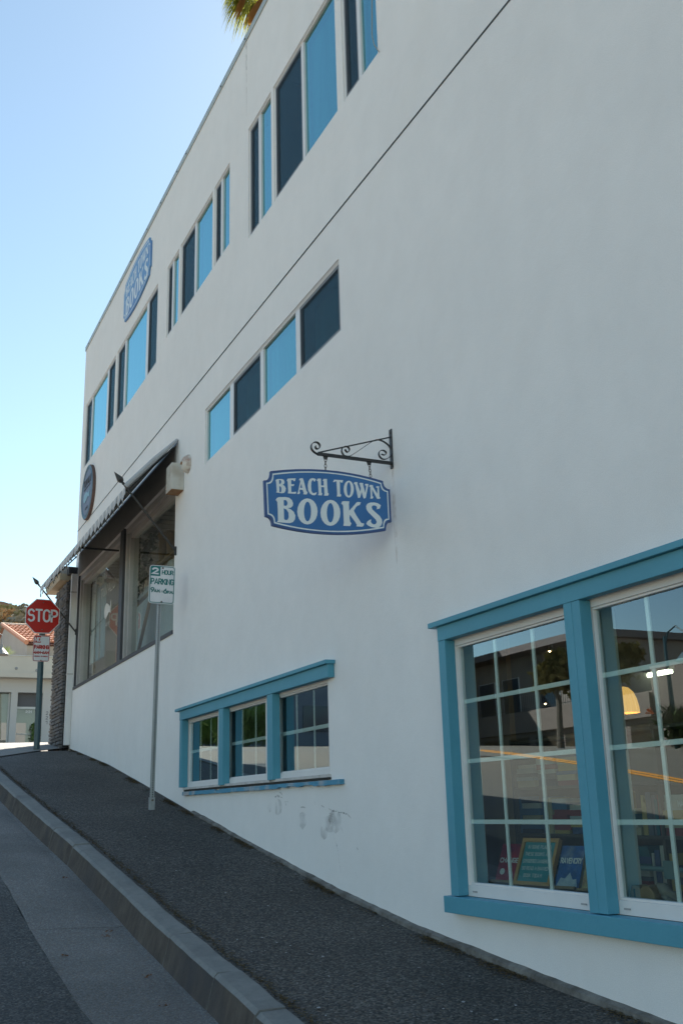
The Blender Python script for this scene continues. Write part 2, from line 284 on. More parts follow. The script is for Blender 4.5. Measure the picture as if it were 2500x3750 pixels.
GLY={'BEACH':[[(-0.4105,0.1104),(-0.4046,0.1204),(-0.3926,0.1257),(-0.3618,0.1292),(-0.3475,0.1251),(-0.3414,0.1107),(-0.3443,0.097),(-0.3554,0.0875),(-0.3418,0.0806),(-0.3324,0.065),(-0.3347,0.0447),(-0.3458,0.0285),(-0.3629,0.0244),(-0.4055,0.0255),(-0.4009,0.0376),(-0.4034,0.0705),(-0.4058,0.1069)],[(-0.3824,0.1202),(-0.3705,0.1202),(-0.3661,0.108),(-0.3707,0.0941),(-0.382,0.0902)],[(-0.3812,0.0756),(-0.3693,0.0709),(-0.3653,0.0547),(-0.369,0.0327),(-0.3806,0.0281)],[(-0.3248,0.121),(-0.3188,0.1368),(-0.2998,0.1406),(-0.2554,0.1466),(-0.2627,0.1246),(-0.2724,0.1235),(-0.2757,0.1309),(-0.2913,0.1291),(-0.2907,0.098),(-0.2675,0.1015),(-0.2729,0.0865),(-0.2919,0.0854),(-0.2914,0.0444),(-0.2873,0.0405),(-0.2527,0.0475),(-0.2581,0.0312),(-0.3177,0.0282),(-0.3148,0.0468),(-0.3181,0.1134)],[(-0.2323,0.1348),(-0.2251,0.1491),(-0.2024,0.154),(-0.1957,0.1372),(-0.176,0.0618),(-0.1665,0.051),(-0.1748,0.035),(-0.1992,0.0341),(-0.1972,0.0461),(-0.2039,0.0655),(-0.2265,0.0658),(-0.2284,0.0494),(-0.2233,0.045),(-0.2305,0.0325),(-0.2478,0.0313),(-0.2406,0.0465),(-0.222,0.1241),(-0.2236,0.1357)],[(-0.2142,0.1115),(-0.2071,0.0803),(-0.2245,0.0801)],[(-0.0997,0.1565),(-0.1079,0.1396),(-0.1157,0.1377),(-0.119,0.1458),(-0.1271,0.1476),(-0.1354,0.1338),(-0.1386,0.0996),(-0.1368,0.066),(-0.1272,0.0519),(-0.115,0.0515),(-0.1043,0.0577),(-0.0961,0.0603),(-0.0992,0.0464),(-0.11,0.0369),(-0.1293,0.0348),(-0.1484,0.0446),(-0.162,0.0667),(-0.1648,0.1035),(-0.159,0.1345),(-0.1463,0.1546),(-0.1285,0.1624),(-0.1127,0.1618)],[(-0.0936,0.147),(-0.0861,0.1638),(-0.0613,0.1666),(-0.0607,0.1149),(-0.0404,0.1165),(-0.0403,0.1495),(-0.0474,0.1522),(-0.0406,0.1666),(-0.0142,0.1696),(-0.0127,0.1134),(-0.0096,0.0661),(-0.0016,0.0585),(-0.0091,0.0435),(-0.0393,0.0409),(-0.0361,0.0565),(-0.0378,0.1045),(-0.0599,0.1031),(-0.0594,0.0625),(-0.0524,0.0565),(-0.057,0.0408),(-0.086,0.0394),(-0.0814,0.0551),(-0.0848,0.1429)]],'TOWN':[[(0.0339,0.1517),(0.0429,0.1705),(0.0523,0.1709),(0.1142,0.1743),(0.1088,0.1558),(0.0967,0.1537),(0.0902,0.1627),(0.0876,0.1613),(0.0876,0.0681),(0.0971,0.0613),(0.0907,0.0472),(0.0608,0.0458),(0.0642,0.0621),(0.0611,0.1505),(0.0613,0.1583),(0.0527,0.1595),(0.0443,0.1515)],[(0.1985,0.1156),(0.1958,0.0955),(0.1894,0.0769),(0.1799,0.0617),(0.1682,0.0513),(0.1555,0.0469),(0.143,0.0487),(0.132,0.0566),(0.1234,0.0698),(0.1182,0.0871),(0.1168,0.1068),(0.1193,0.1269),(0.1257,0.1455),(0.1351,0.1608),(0.1468,0.1712),(0.1595,0.1758),(0.1721,0.1741),(0.1833,0.1661),(0.1919,0.1528),(0.1972,0.1354)],[(0.1735,0.1136),(0.1722,0.0975),(0.1695,0.0828),(0.1656,0.0709),(0.1609,0.0631),(0.1559,0.0601),(0.1511,0.0621),(0.1469,0.069),(0.1438,0.08),(0.142,0.0942),(0.1417,0.1102),(0.1429,0.1263),(0.1456,0.141),(0.1495,0.1529),(0.1542,0.1608),(0.1592,0.1639),(0.164,0.1619),(0.1682,0.155),(0.1714,0.1439),(0.1732,0.1296)],[(0.1981,0.1604),(0.2087,0.1713),(0.2304,0.1712),(0.2284,0.1584),(0.2508,0.0998),(0.2549,0.1289),(0.2474,0.1569),(0.2426,0.1617),(0.2525,0.1708),(0.2754,0.1701),(0.2742,0.158),(0.29,0.0968),(0.2997,0.1518),(0.2883,0.156),(0.2945,0.1675),(0.3183,0.1676),(0.3128,0.1424),(0.2925,0.0594),(0.2769,0.0517),(0.2698,0.066),(0.2607,0.1009),(0.2466,0.0564),(0.2312,0.0505),(0.2278,0.0616),(0.2099,0.1491)],[(0.3227,0.1508),(0.3309,0.1632),(0.354,0.1632),(0.3573,0.1473),(0.3882,0.1001),(0.3919,0.1439),(0.3786,0.1496),(0.3868,0.1596),(0.4069,0.1593),(0.4036,0.1451),(0.4048,0.0802),(0.4123,0.0738),(0.4061,0.063),(0.3848,0.0619),(0.3721,0.084),(0.3469,0.1281),(0.3468,0.0777),(0.3555,0.0732),(0.348,0.0591),(0.3288,0.0578),(0.3332,0.0727),(0.3321,0.1446)]],'BOOKS':[[(-0.4104,-0.0322),(-0.4007,-0.0137),(-0.3837,-0.006),(-0.3359,-0.0003),(-0.3085,-0.0031),(-0.2881,-0.0169),(-0.2788,-0.0392),(-0.2818,-0.0594),(-0.2958,-0.0741),(-0.3198,-0.0791),(-0.2959,-0.0873),(-0.2756,-0.1018),(-0.2629,-0.127),(-0.2654,-0.1536),(-0.2801,-0.1764),(-0.3041,-0.1868),(-0.3279,-0.1884),(-0.4017,-0.1888),(-0.3938,-0.1756),(-0.3947,-0.0938),(-0.3976,-0.0448),(-0.4026,-0.0328)],[(-0.3498,-0.025),(-0.3344,-0.0217),(-0.3226,-0.0338),(-0.3211,-0.0502),(-0.3298,-0.0643),(-0.3486,-0.0645)],[(-0.3498,-0.0844),(-0.3301,-0.0907),(-0.3151,-0.1123),(-0.3131,-0.145),(-0.3208,-0.1638),(-0.3362,-0.1685),(-0.348,-0.1631)],[(-0.0925,-0.0815),(-0.097,-0.1116),(-0.1087,-0.1395),(-0.1264,-0.1623),(-0.1484,-0.1779),(-0.1725,-0.1848),(-0.1964,-0.1824),(-0.2178,-0.1709),(-0.2345,-0.1514),(-0.245,-0.1259),(-0.2484,-0.0968),(-0.2441,-0.0669),(-0.2327,-0.0391),(-0.2152,-0.0161),(-0.1932,-0.0001),(-0.169,0.0071),(-0.1449,0.0049),(-0.1233,-0.0066),(-0.1063,-0.0262),(-0.0957,-0.052)],[(-0.1426,-0.0871),(-0.1444,-0.1096),(-0.1487,-0.1301),(-0.155,-0.1466),(-0.1629,-0.1576),(-0.1714,-0.1619),(-0.1798,-0.1592),(-0.1873,-0.1497),(-0.1931,-0.1344),(-0.1966,-0.1147),(-0.1975,-0.0925),(-0.1958,-0.07),(-0.1916,-0.0495),(-0.1852,-0.0328),(-0.1773,-0.0217),(-0.1688,-0.0173),(-0.1603,-0.02),(-0.1528,-0.0295),(-0.147,-0.045),(-0.1435,-0.0648)],[(0.0853,-0.0746),(0.0807,-0.1049),(0.0688,-0.1329),(0.0509,-0.1558),(0.0288,-0.1715),(0.0046,-0.1784),(-0.0192,-0.1759),(-0.0404,-0.1643),(-0.057,-0.1447),(-0.0673,-0.1191),(-0.0704,-0.0898),(-0.066,-0.0597),(-0.0544,-0.0317),(-0.0367,-0.0085),(-0.0147,0.0075),(0.0096,0.0147),(0.0336,0.0125),(0.0551,0.0009),(0.0719,-0.0189),(0.0824,-0.0449)],[(0.0345,-0.0788),(0.0325,-0.1014),(0.028,-0.1219),(0.0215,-0.1385),(0.0135,-0.1494),(0.0049,-0.1537),(-0.0035,-0.151),(-0.011,-0.1415),(-0.0167,-0.1262),(-0.0201,-0.1064),(-0.0209,-0.0842),(-0.019,-0.0618),(-0.0146,-0.0412),(-0.0081,-0.0245),(-0.0001,-0.0134),(0.0086,-0.0089),(0.0171,-0.0116),(0.0246,-0.0212),(0.0303,-0.0366),(0.0337,-0.0565)],[(0.094,-0.0055),(0.102,0.013),(0.1171,0.0163),(0.1595,0.0189),(0.1551,-0.0028),(0.1562,-0.0521),(0.1972,-0.0056),(0.2149,0.0157),(0.2283,0.0217),(0.2519,0.0213),(0.2408,-0.0012),(0.2255,-0.0063),(0.2119,-0.0183),(0.1928,-0.0485),(0.2098,-0.0786),(0.2494,-0.1348),(0.2728,-0.1361),(0.2676,-0.1542),(0.256,-0.1616),(0.2089,-0.1638),(0.213,-0.1522),(0.2042,-0.1355),(0.1609,-0.0816),(0.1564,-0.1049),(0.161,-0.136),(0.1709,-0.1428),(0.1601,-0.1658),(0.106,-0.1691),(0.1105,-0.1442),(0.1085,-0.0216),(0.1051,-0.0114)],[(0.4138,0.0145),(0.403,-0.0116),(0.3875,-0.015),(0.3776,-0.0195),(0.382,-0.0066),(0.3767,0.0054),(0.3615,0.0092),(0.346,0.0059),(0.3379,-0.0056),(0.3429,-0.023),(0.3709,-0.0452),(0.4007,-0.0673),(0.4171,-0.0907),(0.4199,-0.1153),(0.4113,-0.1374),(0.3894,-0.1554),(0.3663,-0.16),(0.3282,-0.1574),(0.302,-0.1475),(0.2891,-0.1364),(0.2993,-0.1178),(0.3188,-0.1035),(0.3312,-0.1006),(0.3268,-0.1152),(0.3331,-0.1287),(0.35,-0.136),(0.3655,-0.131),(0.3749,-0.116),(0.3687,-0.0988),(0.3391,-0.0732),(0.3095,-0.0477),(0.295,-0.0277),(0.2929,-0.003),(0.3042,0.0159),(0.3276,0.0273),(0.3624,0.0319),(0.3892,0.0282),(0.4043,0.0208)]]}
BRK={'arm':[(-0.007,3.818),(-0.606,3.792)],'top':[(-0.008,4.003),(-0.606,3.805)],'s1':[(-0.606,3.792),(-0.638,3.806),(-0.659,3.831),(-0.656,3.863),(-0.632,3.884),(-0.604,3.884),(-0.586,3.863),(-0.593,3.839),(-0.61,3.831),(-0.624,3.84),(-0.623,3.855)],'s2':[(-0.398,3.809),(-0.416,3.834),(-0.413,3.862),(-0.396,3.88),(-0.367,3.884),(-0.349,3.865),(-0.358,3.841),(-0.373,3.837),(-0.389,3.858)],'s3':[(-0.398,3.809),(-0.369,3.805),(-0.338,3.814),(-0.155,3.956),(-0.12,3.97),(-0.075,3.966),(-0.031,3.943),(-0.007,3.914),(-0.004,3.881),(-0.015,3.847),(-0.046,3.824),(-0.081,3.818),(-0.105,3.836),(-0.113,3.863),(-0.098,3.886),(-0.068,3.893),(-0.045,3.876),(-0.055,3.856),(-0.07,3.853),(-0.087,3.859)],'tab':[(-0.564,3.786),(-0.526,3.791),(-0.536,3.767),(-0.555,3.764)],'tab2':[(-0.212,3.802),(-0.175,3.803),(-0.184,3.78),(-0.203,3.777)],'ch':[(-0.546,3.763),(-0.548,3.677)],'ch2':[(-0.193,3.779),(-0.183,3.67)]}
def poly_mesh(name, loops, mp, mats, parent):
    """flat filled outlines (holes by even-odd) placed by mp((u,v)) -> 3d"""
    cu = bpy.data.curves.new('tmp','CURVE'); cu.dimensions='2D'; cu.fill_mode='BOTH'
    for L in loops:
        sp = cu.splines.new('POLY'); sp.points.add(len(L)-1); sp.use_cyclic_u=True
        for i,p in enumerate(L): sp.points[i].co=(p[0]*100,p[1]*100,0,1)
    ob = bpy.data.objects.new('tmp',cu); me0 = bpy.data.meshes.new_from_object(ob)
    mb = MB(); mb.add([mp((v.co.x/100,v.co.y/100)) for v in me0.vertices],[tuple(p.vertices) for p in me0.polygons])
    bpy.data.objects.remove(ob); bpy.data.curves.remove(cu); bpy.data.meshes.remove(me0)
    return mb.build(name, mats, parent)
def arc(cx,cy,rx,ry,a0,a1,n=7):
    return [(cx+rx*math.cos(math.radians(a0+(a1-a0)*i/n)), cy+ry*math.sin(math.radians(a0+(a1-a0)*i/n))) for i in range(n+1)]
def G():
    g={}
    g['A']=(.6,[[(0,0),(.3,1),(.6,0)],[(.1,.3),(.5,.3)]])
    g['B']=(.5,[[(0,0),(0,1)]+arc(.27,.76,.21,.24,90,-90,5)+[(0,.52)],arc(.27,.26,.24,.26,90,-90,5)+[(0,0)]])
    g['C']=(.5,[arc(.25,.72,.25,.28,20,180,6)+arc(.25,.28,.25,.28,180,340,6)])
    g['D']=(.5,[[(0,0),(0,1),(.2,1)]+arc(.22,.5,.28,.5,80,-80,6)+[(0,0)]])
    g['E']=(.45,[[(.45,1),(0,1),(0,0),(.45,0)],[(0,.52),(.38,.52)]])
    g['F']=(.45,[[(.45,1),(0,1),(0,0)],[(0,.52),(.38,.52)]])
    g['G']=(.5,[arc(.25,.72,.25,.28,20,180,6)+arc(.25,.28,.25,.28,180,360,6)+[(.5,.45),(.3,.45)]])
    g['H']=(.5,[[(0,0),(0,1)],[(.5,0),(.5,1)],[(0,.5),(.5,.5)]])
    g['I']=(.06,[[(.03,0),(.03,1)]])
    g['K']=(.5,[[(0,0),(0,1)],[(.5,1),(0,.4)],[(.17,.6),(.52,0)]])
    g['L']=(.42,[[(0,1),(0,0),(.42,0)]])
    g['M']=(.6,[[(0,0),(0,1),(.3,.35),(.6,1),(.6,0)]])
    g['N']=(.5,[[(0,0),(0,1),(.5,0),(.5,1)]])
    g['O']=(.52,[arc(.26,.7,.26,.3,0,180,7)+arc(.26,.3,.26,.3,180,360,7)+[(.52,.7)]])
    g['0']=g['O']
    g['P']=(.5,[[(0,0),(0,1)]+arc(.25,.73,.25,.27,90,-90,5)+[(0,.46)]])
    g['R']=(.5,[[(0,0),(0,1)]+arc(.25,.75,.24,.25,90,-90,5)+[(0,.5)],[(.25,.5),(.5,0)]])
    g['S']=(.5,[arc(.25,.74,.24,.26,25,240,7)+arc(.25,.27,.25,.27,60,-150,7)])
    g['T']=(.5,[[(0,1),(.5,1)],[(.25,1),(.25,0)]])
    g['U']=(.5,[[(0,1)]+arc(.25,.28,.25,.28,180,360,7)+[(.5,1)]])
    g['V']=(.5,[[(0,1),(.25,0),(.5,1)]])
    g['W']=(.7,[[(0,1),(.18,0),(.35,.8),(.52,0),(.7,1)]])
    g['Y']=(.5,[[(0,1),(.25,.5),(.5,1)],[(.25,.5),(.25,0)]])
    g['1']=(.2,[[(0,.8),(.15,1),(.15,0)]])
    g['2']=(.5,[arc(.25,.73,.24,.27,170,-30,7)+[(0,0),(.52,0)]])
    g['4']=(.5,[[(.38,0),(.38,1),(0,.3),(.52,.3)]])
    g['6']=(.5,[[(.36,1),(.08,.5)]+arc(.25,.3,.25,.3,140,-220,12)])
    g['9']=(.5,[[(.14,0),(.42,.5)]+arc(.25,.7,.25,.3,-40,320,12)])
    g['.']=(.06,[[(0,.03),(.08,.03)]])
    g['-']=(.3,[[(0,.5),(.3,.5)]])
    g['!']=(.08,[[(.04,.3),(.04,1)],[(.04,0),(.04,.08)]])
    g[' ']=(.25,[])
    return g
GF=G()
def text(name, parent, mats, s, o, ux, uy, nrm, h, width, st, gap=.16, eps=.0004):
    """stroke lettering laid flat: o = lower left, ux/uy unit vectors, width = total"""
    tot=sum(GF[c][0] for c in s)+gap*(len(s)-1); kx=width/tot; mb=MB(); x=0; lay=0
    o=Vector(o);ux=Vector(ux);uy=Vector(uy);nrm=Vector(nrm)
    for c in s:
        wd,strokes=GF[c]
        for pl in strokes:
            P=[Vector(((x+p[0])*kx,p[1]*(h-st)+st/2)) for p in pl]; n=len(P)
            L=[];R=[]
            for i in range(n):
                if i==0: d=(P[1]-P[0]).normalized()
                elif i==n-1: d=(P[-1]-P[-2]).normalized()
                else:
                    d1=(P[i]-P[i-1]).normalized(); d2=(P[i+1]-P[i]).normalized(); d=(d1+d2)
                    d=d.normalized() if d.length>1e-3 else d1
                nn=Vector((-d.y,d.x)); k=1.0
                if 0<i<n-1:
                    k=1/max(.45,abs(nn.dot(Vector((-d1.y,d1.x)))))
                ext=Vector((0,0))
                if i==0: ext=-d*st*.35
                if i==n-1: ext=d*st*.35
                L.append(P[i]+nn*st/2*k+ext);R.append(P[i]-nn*st/2*k+ext)
            z=nrm*(eps*(lay%4)); lay+=1
            vs=[o+ux*q.x+uy*q.y+z for q in L]+[o+ux*q.x+uy*q.y+z for q in R]
            mb.add(vs,[(i,i+1,n+i+1,n+i) for i in range(n-1)])
        x+=wd+gap
    return mb.build(name,mats,parent)
# ------------------------------------------------------------------ ground
GP = [(-400,9.5),(-140,8.6),(-100,7.4),(-62,5.37),(-40,3.9),(-30,3.25),(-25,2.95),(-22,2.77),(-20,2.62),(-18.57,2.457),(-15.4,2.026),(-13.465,1.705),(-11.292,1.336),(-9.1,.984),
      (-7.424,.712),(-6.186,.55),(-5.258,.456),(-4.647,.401),(-4.05,.356),(-2,.2),(0,.06),(3,-.12),(8,-.4),(60,-3),(400,-9)]
def gz(x):
    for (a,za),(b,zb) in zip(GP,GP[1:]):
        if x<=b: return za+(zb-za)*(x-a)/(b-a)
    return GP[-1][1]
def xs(a,b,st):
    n=max(1,int(round((b-a)/st))); return [a+(b-a)*i/n for i in range(n+1)]
def sheet(name, X, Yf, dz, mat, cross=.0, kind='structure'):
    """strip that follows the street: Yf(x) -> list of y; height = gz(x)+dz+cross*y"""
    mb=MB(); rows=[]
    for x in X:
        ys=Yf(x); rows.append(len(ys))
        for y in ys: mb.v.append((x,y,gz(x)+(dz(x,y) if callable(dz) else dz)+cross*y))
    n=rows[0]
    for i in range(len(X)-1):
        for j in range(n-1): mb.f.append((i*n+j,(i+1)*n+j,(i+1)*n+j+1,i*n+j+1)); mb.mi.append(0)
    o=mb.build(name,mat); o['kind']=kind; return o
CI=[(-30,-1.62),(-17.6,-1.62),(-15,-1.57),(-13,-1.51),(-10.7,-1.42),(-9.9,-1.39),(-8.2,-1.36),(-6.8,-1.36),(-5.7,-1.38),(-4.8,-1.43),(-3,-1.46),(40,-1.46)]
def lerp(T,x):
    for (a,za),(b,zb) in zip(T,T[1:]):
        if x<=b: return za+(zb-za)*(x-a)/(b-a)
    return T[-1][1]
ci=lambda x: lerp(CI,x)
XR=xs(-18.57,-3,.25)+xs(-3,30,1.5)[1:]
sheet('sidewalk',[-18.0]+[x for x in XR if x>-17.9],lambda x:[ci(x)+.002,ci(x)*.66,ci(x)*.33,0.02],0,ASPH,.02)
# concrete paving at the corner, butting against the asphalt along a slanted joint
mb=MB()
jn=[(-18.62,0.02),(-18.0,-.62),(-17.1,-1.35),(-16.9,-1.6)]
vs=[];n=len(jn)
for (x,y) in jn:
    for k in range(7):
        xx=x+(-24-x)*k/6; vs.append((xx,y-(.0 if k==0 else .0),gz(xx)+.02*y+.004))
mb.add(vs,[(i*7+k,i*7+k+1,(i+1)*7+k+1,(i+1)*7+k) for i in range(n-1) for k in range(6)])
vs=[]
for x in xs(-24,-18.62,.9):
    vs+= [(x,.02,gz(x)+.0044),(x,12,gz(x)+.0044)]
mb.add(vs,[(2*i,2*i+2,2*i+3,2*i+1) for i in range(len(vs)//2-1)])
pc=mb.build('corner_pavement',pm('corner_concrete',(.21,.20,.19),(.27,.255,.235),4,.85,.2,80)); pc['kind']='structure'
pj=MB()
for (a,b) in zip(jn,jn[1:]):
    pj.add([(a[0]+.05,a[1],gz(a[0])+.02*a[1]+.008),(b[0]+.05,b[1],gz(b[0])+.02*b[1]+.008),(b[0]-.07,b[1],gz(b[0])+.02*b[1]+.009),(a[0]-.07,a[1],gz(a[0])+.02*a[1]+.009)],[(0,1,2,3)])
tag(pj.build('pavement_joint',CONC),kind='structure')
# curb in cast lengths
curb=tag(bpy.data.objects.new('curb',None),kind='structure'); COL.objects.link(curb); curb.location=(-9,-1.5,1)
cj=[-17.4,-15.2,-12.8,-10.7,-9.85,-6.75,-5.8,-5.05,-2.0,1.2,4.4,8]
for a,b in zip(cj,cj[1:]):
    mb=MB(); X=xs(a+.009,b-.009,.16); prof=[(0,0),(-.012,.004),(-.135,.0),(-.157,-.02),(-.20,-.185),(-.16,-.3),(0,-.3)]
    wob=random.uniform(-.004,.004)
    for x in X:
        y0=ci(x); z0=gz(x)+.02*y0+.003+wob
        for p in prof: mb.v.append((x,y0+p[0],z0+p[1]+ (random.uniform(-.0035,.0035))))
    k=len(prof)
    for i in range(len(X)-1):
        for j in range(k):
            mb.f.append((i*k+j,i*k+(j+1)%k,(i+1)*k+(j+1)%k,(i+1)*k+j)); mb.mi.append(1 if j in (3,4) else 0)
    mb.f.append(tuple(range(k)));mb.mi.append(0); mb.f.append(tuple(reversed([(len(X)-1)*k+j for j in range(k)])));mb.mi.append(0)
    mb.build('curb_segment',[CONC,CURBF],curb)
# gutter slabs
gut=tag(bpy.data.objects.new('gutter',None),kind='structure'); COL.objects.link(gut); gut.location=(-9,-2,1)
gj=[-17.4,-14.1,-10.55,-7.78,-4.9,-1.8,1.4,4.6,8]
for a,b in zip(gj,gj[1:]):
    mb=MB(); X=xs(a+.004,b-.004,.3)
    for x in X:
        y0=ci(x)-.185
        for y,dz in ((y0,-.176),(y0-.06,-.182),(y0-.25,-.172),(-2.205+random.uniform(-.006,.006),-.158),(-2.21,-.25)): mb.v.append((x,y,gz(x)+.02*ci(x)+dz))
    k=5
    for i in range(len(X)-1):
        for j in range(k-1): mb.f.append((i*k+j,(i+1)*k+j,(i+1)*k+j+1,i*k+j+1)); mb.mi.append(0)
    mb.build('gutter_slab',GUTT,gut)
def rdz(x,y): return -.188-.012*min(abs(y+2.2),7)+.012*max(0,abs(y+9.2)-0)*0
ro=sheet('road',xs(-17.4,-3,.4)+xs(-3,40,3)[1:],lambda x:[-3.1,-2.9,-2.7,-2.45,-2.2+.012*math.sin(x*7)+.008*math.sin(x*17)],lambda x,y:-.188+.006*min(max(-2.2-y,0),7),ROAD)
def cdz(x,y):
    return -.16 if x<-25 else -.10
cr=sheet('cross_street',xs(-56,-24,2)+[-17.4],lambda x:[-60,-40,-18,-9.2,-2.2,0,12,40],lambda x,y:-.19 if x<-23.9 else -.20,ROADFAR)
sheet('far_pavement',xs(-62.6,-56,1.2),lambda x:[-8,0,4,8,30],-.03,PAVE)
sheet('ground',[-900,-400,-140,-100,-80,-62,-50,-40,-30,-25,-22,-20,-17,-12,-8,-4,0,8,30,60,400,900],lambda x:[-900,-300,-60,-19,0,20,60,300,900],-.42,pm('dry_ground',(.16,.14,.11),(.12,.11,.08),.05,.9))
for y,nm in ((-9.1,'centre_line'),(-9.36,'centre_line')):
    sheet('centre_line',xs(-24,20,1),lambda x:[y-.085,y+.085],lambda x,yy:-.188+.0415+.006,YEL)
sheet('traffic_lanes',xs(-17.4,-3,.8)+xs(-3,40,3)[1:],lambda x:[-18.2,-14,-9.2,-5.5,-3.1],lambda x,y:-.188+.006*min(max(-2.2-y,0),7),ROADFAR)
sheet('edge_line',xs(-56,20,2),lambda x:[-15.4,-15.28],lambda x,yy:-.14 if x>-23 else -.175,WHT)
sheet('far_sidewalk',xs(-17,40,2),lambda x:[-30,-24,-18.2,-18.15],lambda x,y:-.02 if y<-18.16 else -.14,PAVE)

# ------------------------------------------------------------------ the white building
XL,XRT,ZT=-18.715,8.0,10.10
B=thing('white_building',(-6,4,0),'long white stucco building climbing the hill with teal trimmed shop windows','building')
U=[ # x0,x1,z0,z1, panes (kind,xa,xb)
 (-18.44,-15.99,7.554,8.84,[('D',-18.34,-17.94),('L',-17.88,-16.65),('D',-16.52,-16.02)]),
 (-15.865,-13.306,7.554,8.84,[('D',-15.80,-15.36),('L',-15.27,-13.97),('D',-13.84,-13.33)]),
 (-12.79,-12.215,7.715,8.82,[('D',-12.74,-12.57),('L',-12.50,-12.235)]),
 (-12.125,-10.735,7.715,8.82,[('D',-12.08,-11.51),('L',-11.44,-10.76)]),
 (-10.66,-10.085,7.715,8.82,[('D',-10.62,-10.44),('L',-10.375,-10.11)]),
 (-9.44,-8.73,7.415,8.83,[('D',-9.39,-9.14),('L',-9.07,-8.76)]),
 (-8.66,-7.09,7.415,8.83,[('D',-8.62,-7.92),('L',-7.86,-7.12)]),
 (-6.96,-6.28,7.415,8.83,[('D',-6.92,-6.67),('L',-6.61,-6.31)]),
 (-5.0,-2.6,7.415,8.83,[('D',-4.95,-3.9),('L',-3.84,-2.65)]),
 (-10.94,-7.155,5.25,5.95,[('L',-10.90,-10.08),('D',-9.96,-9.12),('L',-9.03,-8.17),('D',-8.07,-7.19)]),
]
SW=(-18.42,-12.15,3.44,5.50)
SM=(-11.58,-7.575,1.575,2.35)
LG=(-5.69,-1.60,.80,2.372)
OP=[(u[0],u[1],u[2],u[3],.075) for u in U]+[(*SW,.22),(*SM,.02),(*LG,.02)]
bx=sorted({XL,XRT}|{o[0] for o in OP}|{o[1] for o in OP}|set(xs(XL,XRT,1.5)))
bz=sorted({ZT,6.40,6.415,-1.6}|{o[2] for o in OP}|{o[3] for o in OP})
mb=MB(); idx={}
def vid(x,z):
    k=(x,z)
    if k not in idx: idx[k]=len(mb.v); mb.v.append((x,0,z))
    return idx[k]
for i in range(len(bx)-1):
    for j in range(len(bz)-1):
        cx=(bx[i]+bx[i+1])/2; cz=(bz[j]+bz[j+1])/2
        if any(o[0]<cx<o[1] and o[2]<cz<o[3] for o in OP): continue
        if 6.40<cz<6.415: continue
        mb.f.append((vid(bx[i],bz[j]),vid(bx[i+1],bz[j]),vid(bx[i+1],bz[j+1]),vid(bx[i],bz[j+1]))); mb.mi.append(0)
for x0,x1,z0,z1,d in OP:
    mb.quad((x0,0,z0),(x0,0,z1),(x0,d,z1),(x0,d,z0)); mb.quad((x1,0,z1),(x1,0,z0),(x1,d,z0),(x1,d,z1))
    mb.quad((x0,0,z1),(x1,0,z1),(x1,d,z1),(x0,d,z1)); mb.quad((x0,d,z0),(x1,d,z0),(x1,0,z0),(x0,0,z0))
mb.quad((XL,0,6.40),(XRT,0,6.40),(XRT,.02,6.40),(XL,.02,6.40)); mb.quad((XL,.02,6.415),(XRT,.02,6.415),(XRT,0,6.415),(XL,0,6.415))
for y0_,y1_,z0_,z1_ in ((0,2.3,-1.6,ZT),(4.1,12,-1.6,ZT),(2.3,4.1,-1.6,3.1),(2.3,4.1,5.3,ZT)): mb.quad((XL,y0_,z0_),(XL,y0_,z1_),(XL,y1_,z1_),(XL,y1_,z0_))  # unseen side opening added so sunlight brightens the shop
mb.quad((XRT,0,-1.6),(XRT,12,-1.6),(XRT,12,ZT),(XRT,0,ZT))
mb.quad((XL,12,-1.6),(XL,12,ZT),(XRT,12,ZT),(XRT,12,-1.6)); mb.quad((XL,0,ZT),(XRT,0,ZT),(XRT,12,ZT),(XL,12,ZT))
mb.build('wall',STUCCO,B)
mb=MB(); mb.box(XL,XRT,.012,.03,6.402,6.413); mb.box(XL,XRT,-.006,.0,6.411,6.4155); mb.build('wall_seam',SEAM,B)
# flashing on the parapet, in lengths, with screw heads
fj=[-18.74,-16.2,-13.5,-11.9,-9.55,-7.0,-4.2,-1.4,1.4,4.2,8.02]
for a,b in zip(fj,fj[1:]):
    mb=MB(); dz=random.uniform(-.004,.004)
    mb.box(a,b-.004,-.012-(a%1)*.003,.12,10.092+dz,10.185+dz); mb.build('roof_flashing',METALG,B)
scr=MB().lathe([(0,0),(.011,.002),(.011,.008),(0,.010)],(0,0,0),(0,-1,0),8).mesh('screw',pm('screw_dark',(.05,.05,.05),None,rough=.5))
for x in (-18.40,-17.45,-16.55,-15.8,-15.05,-14.0,-13.2,-12.35,-11.9,-10.4,-9.5,-8.75,-7.9,-7.0,-6.2,-5.3): piece('screw',scr,(x,-.014,10.125),B)
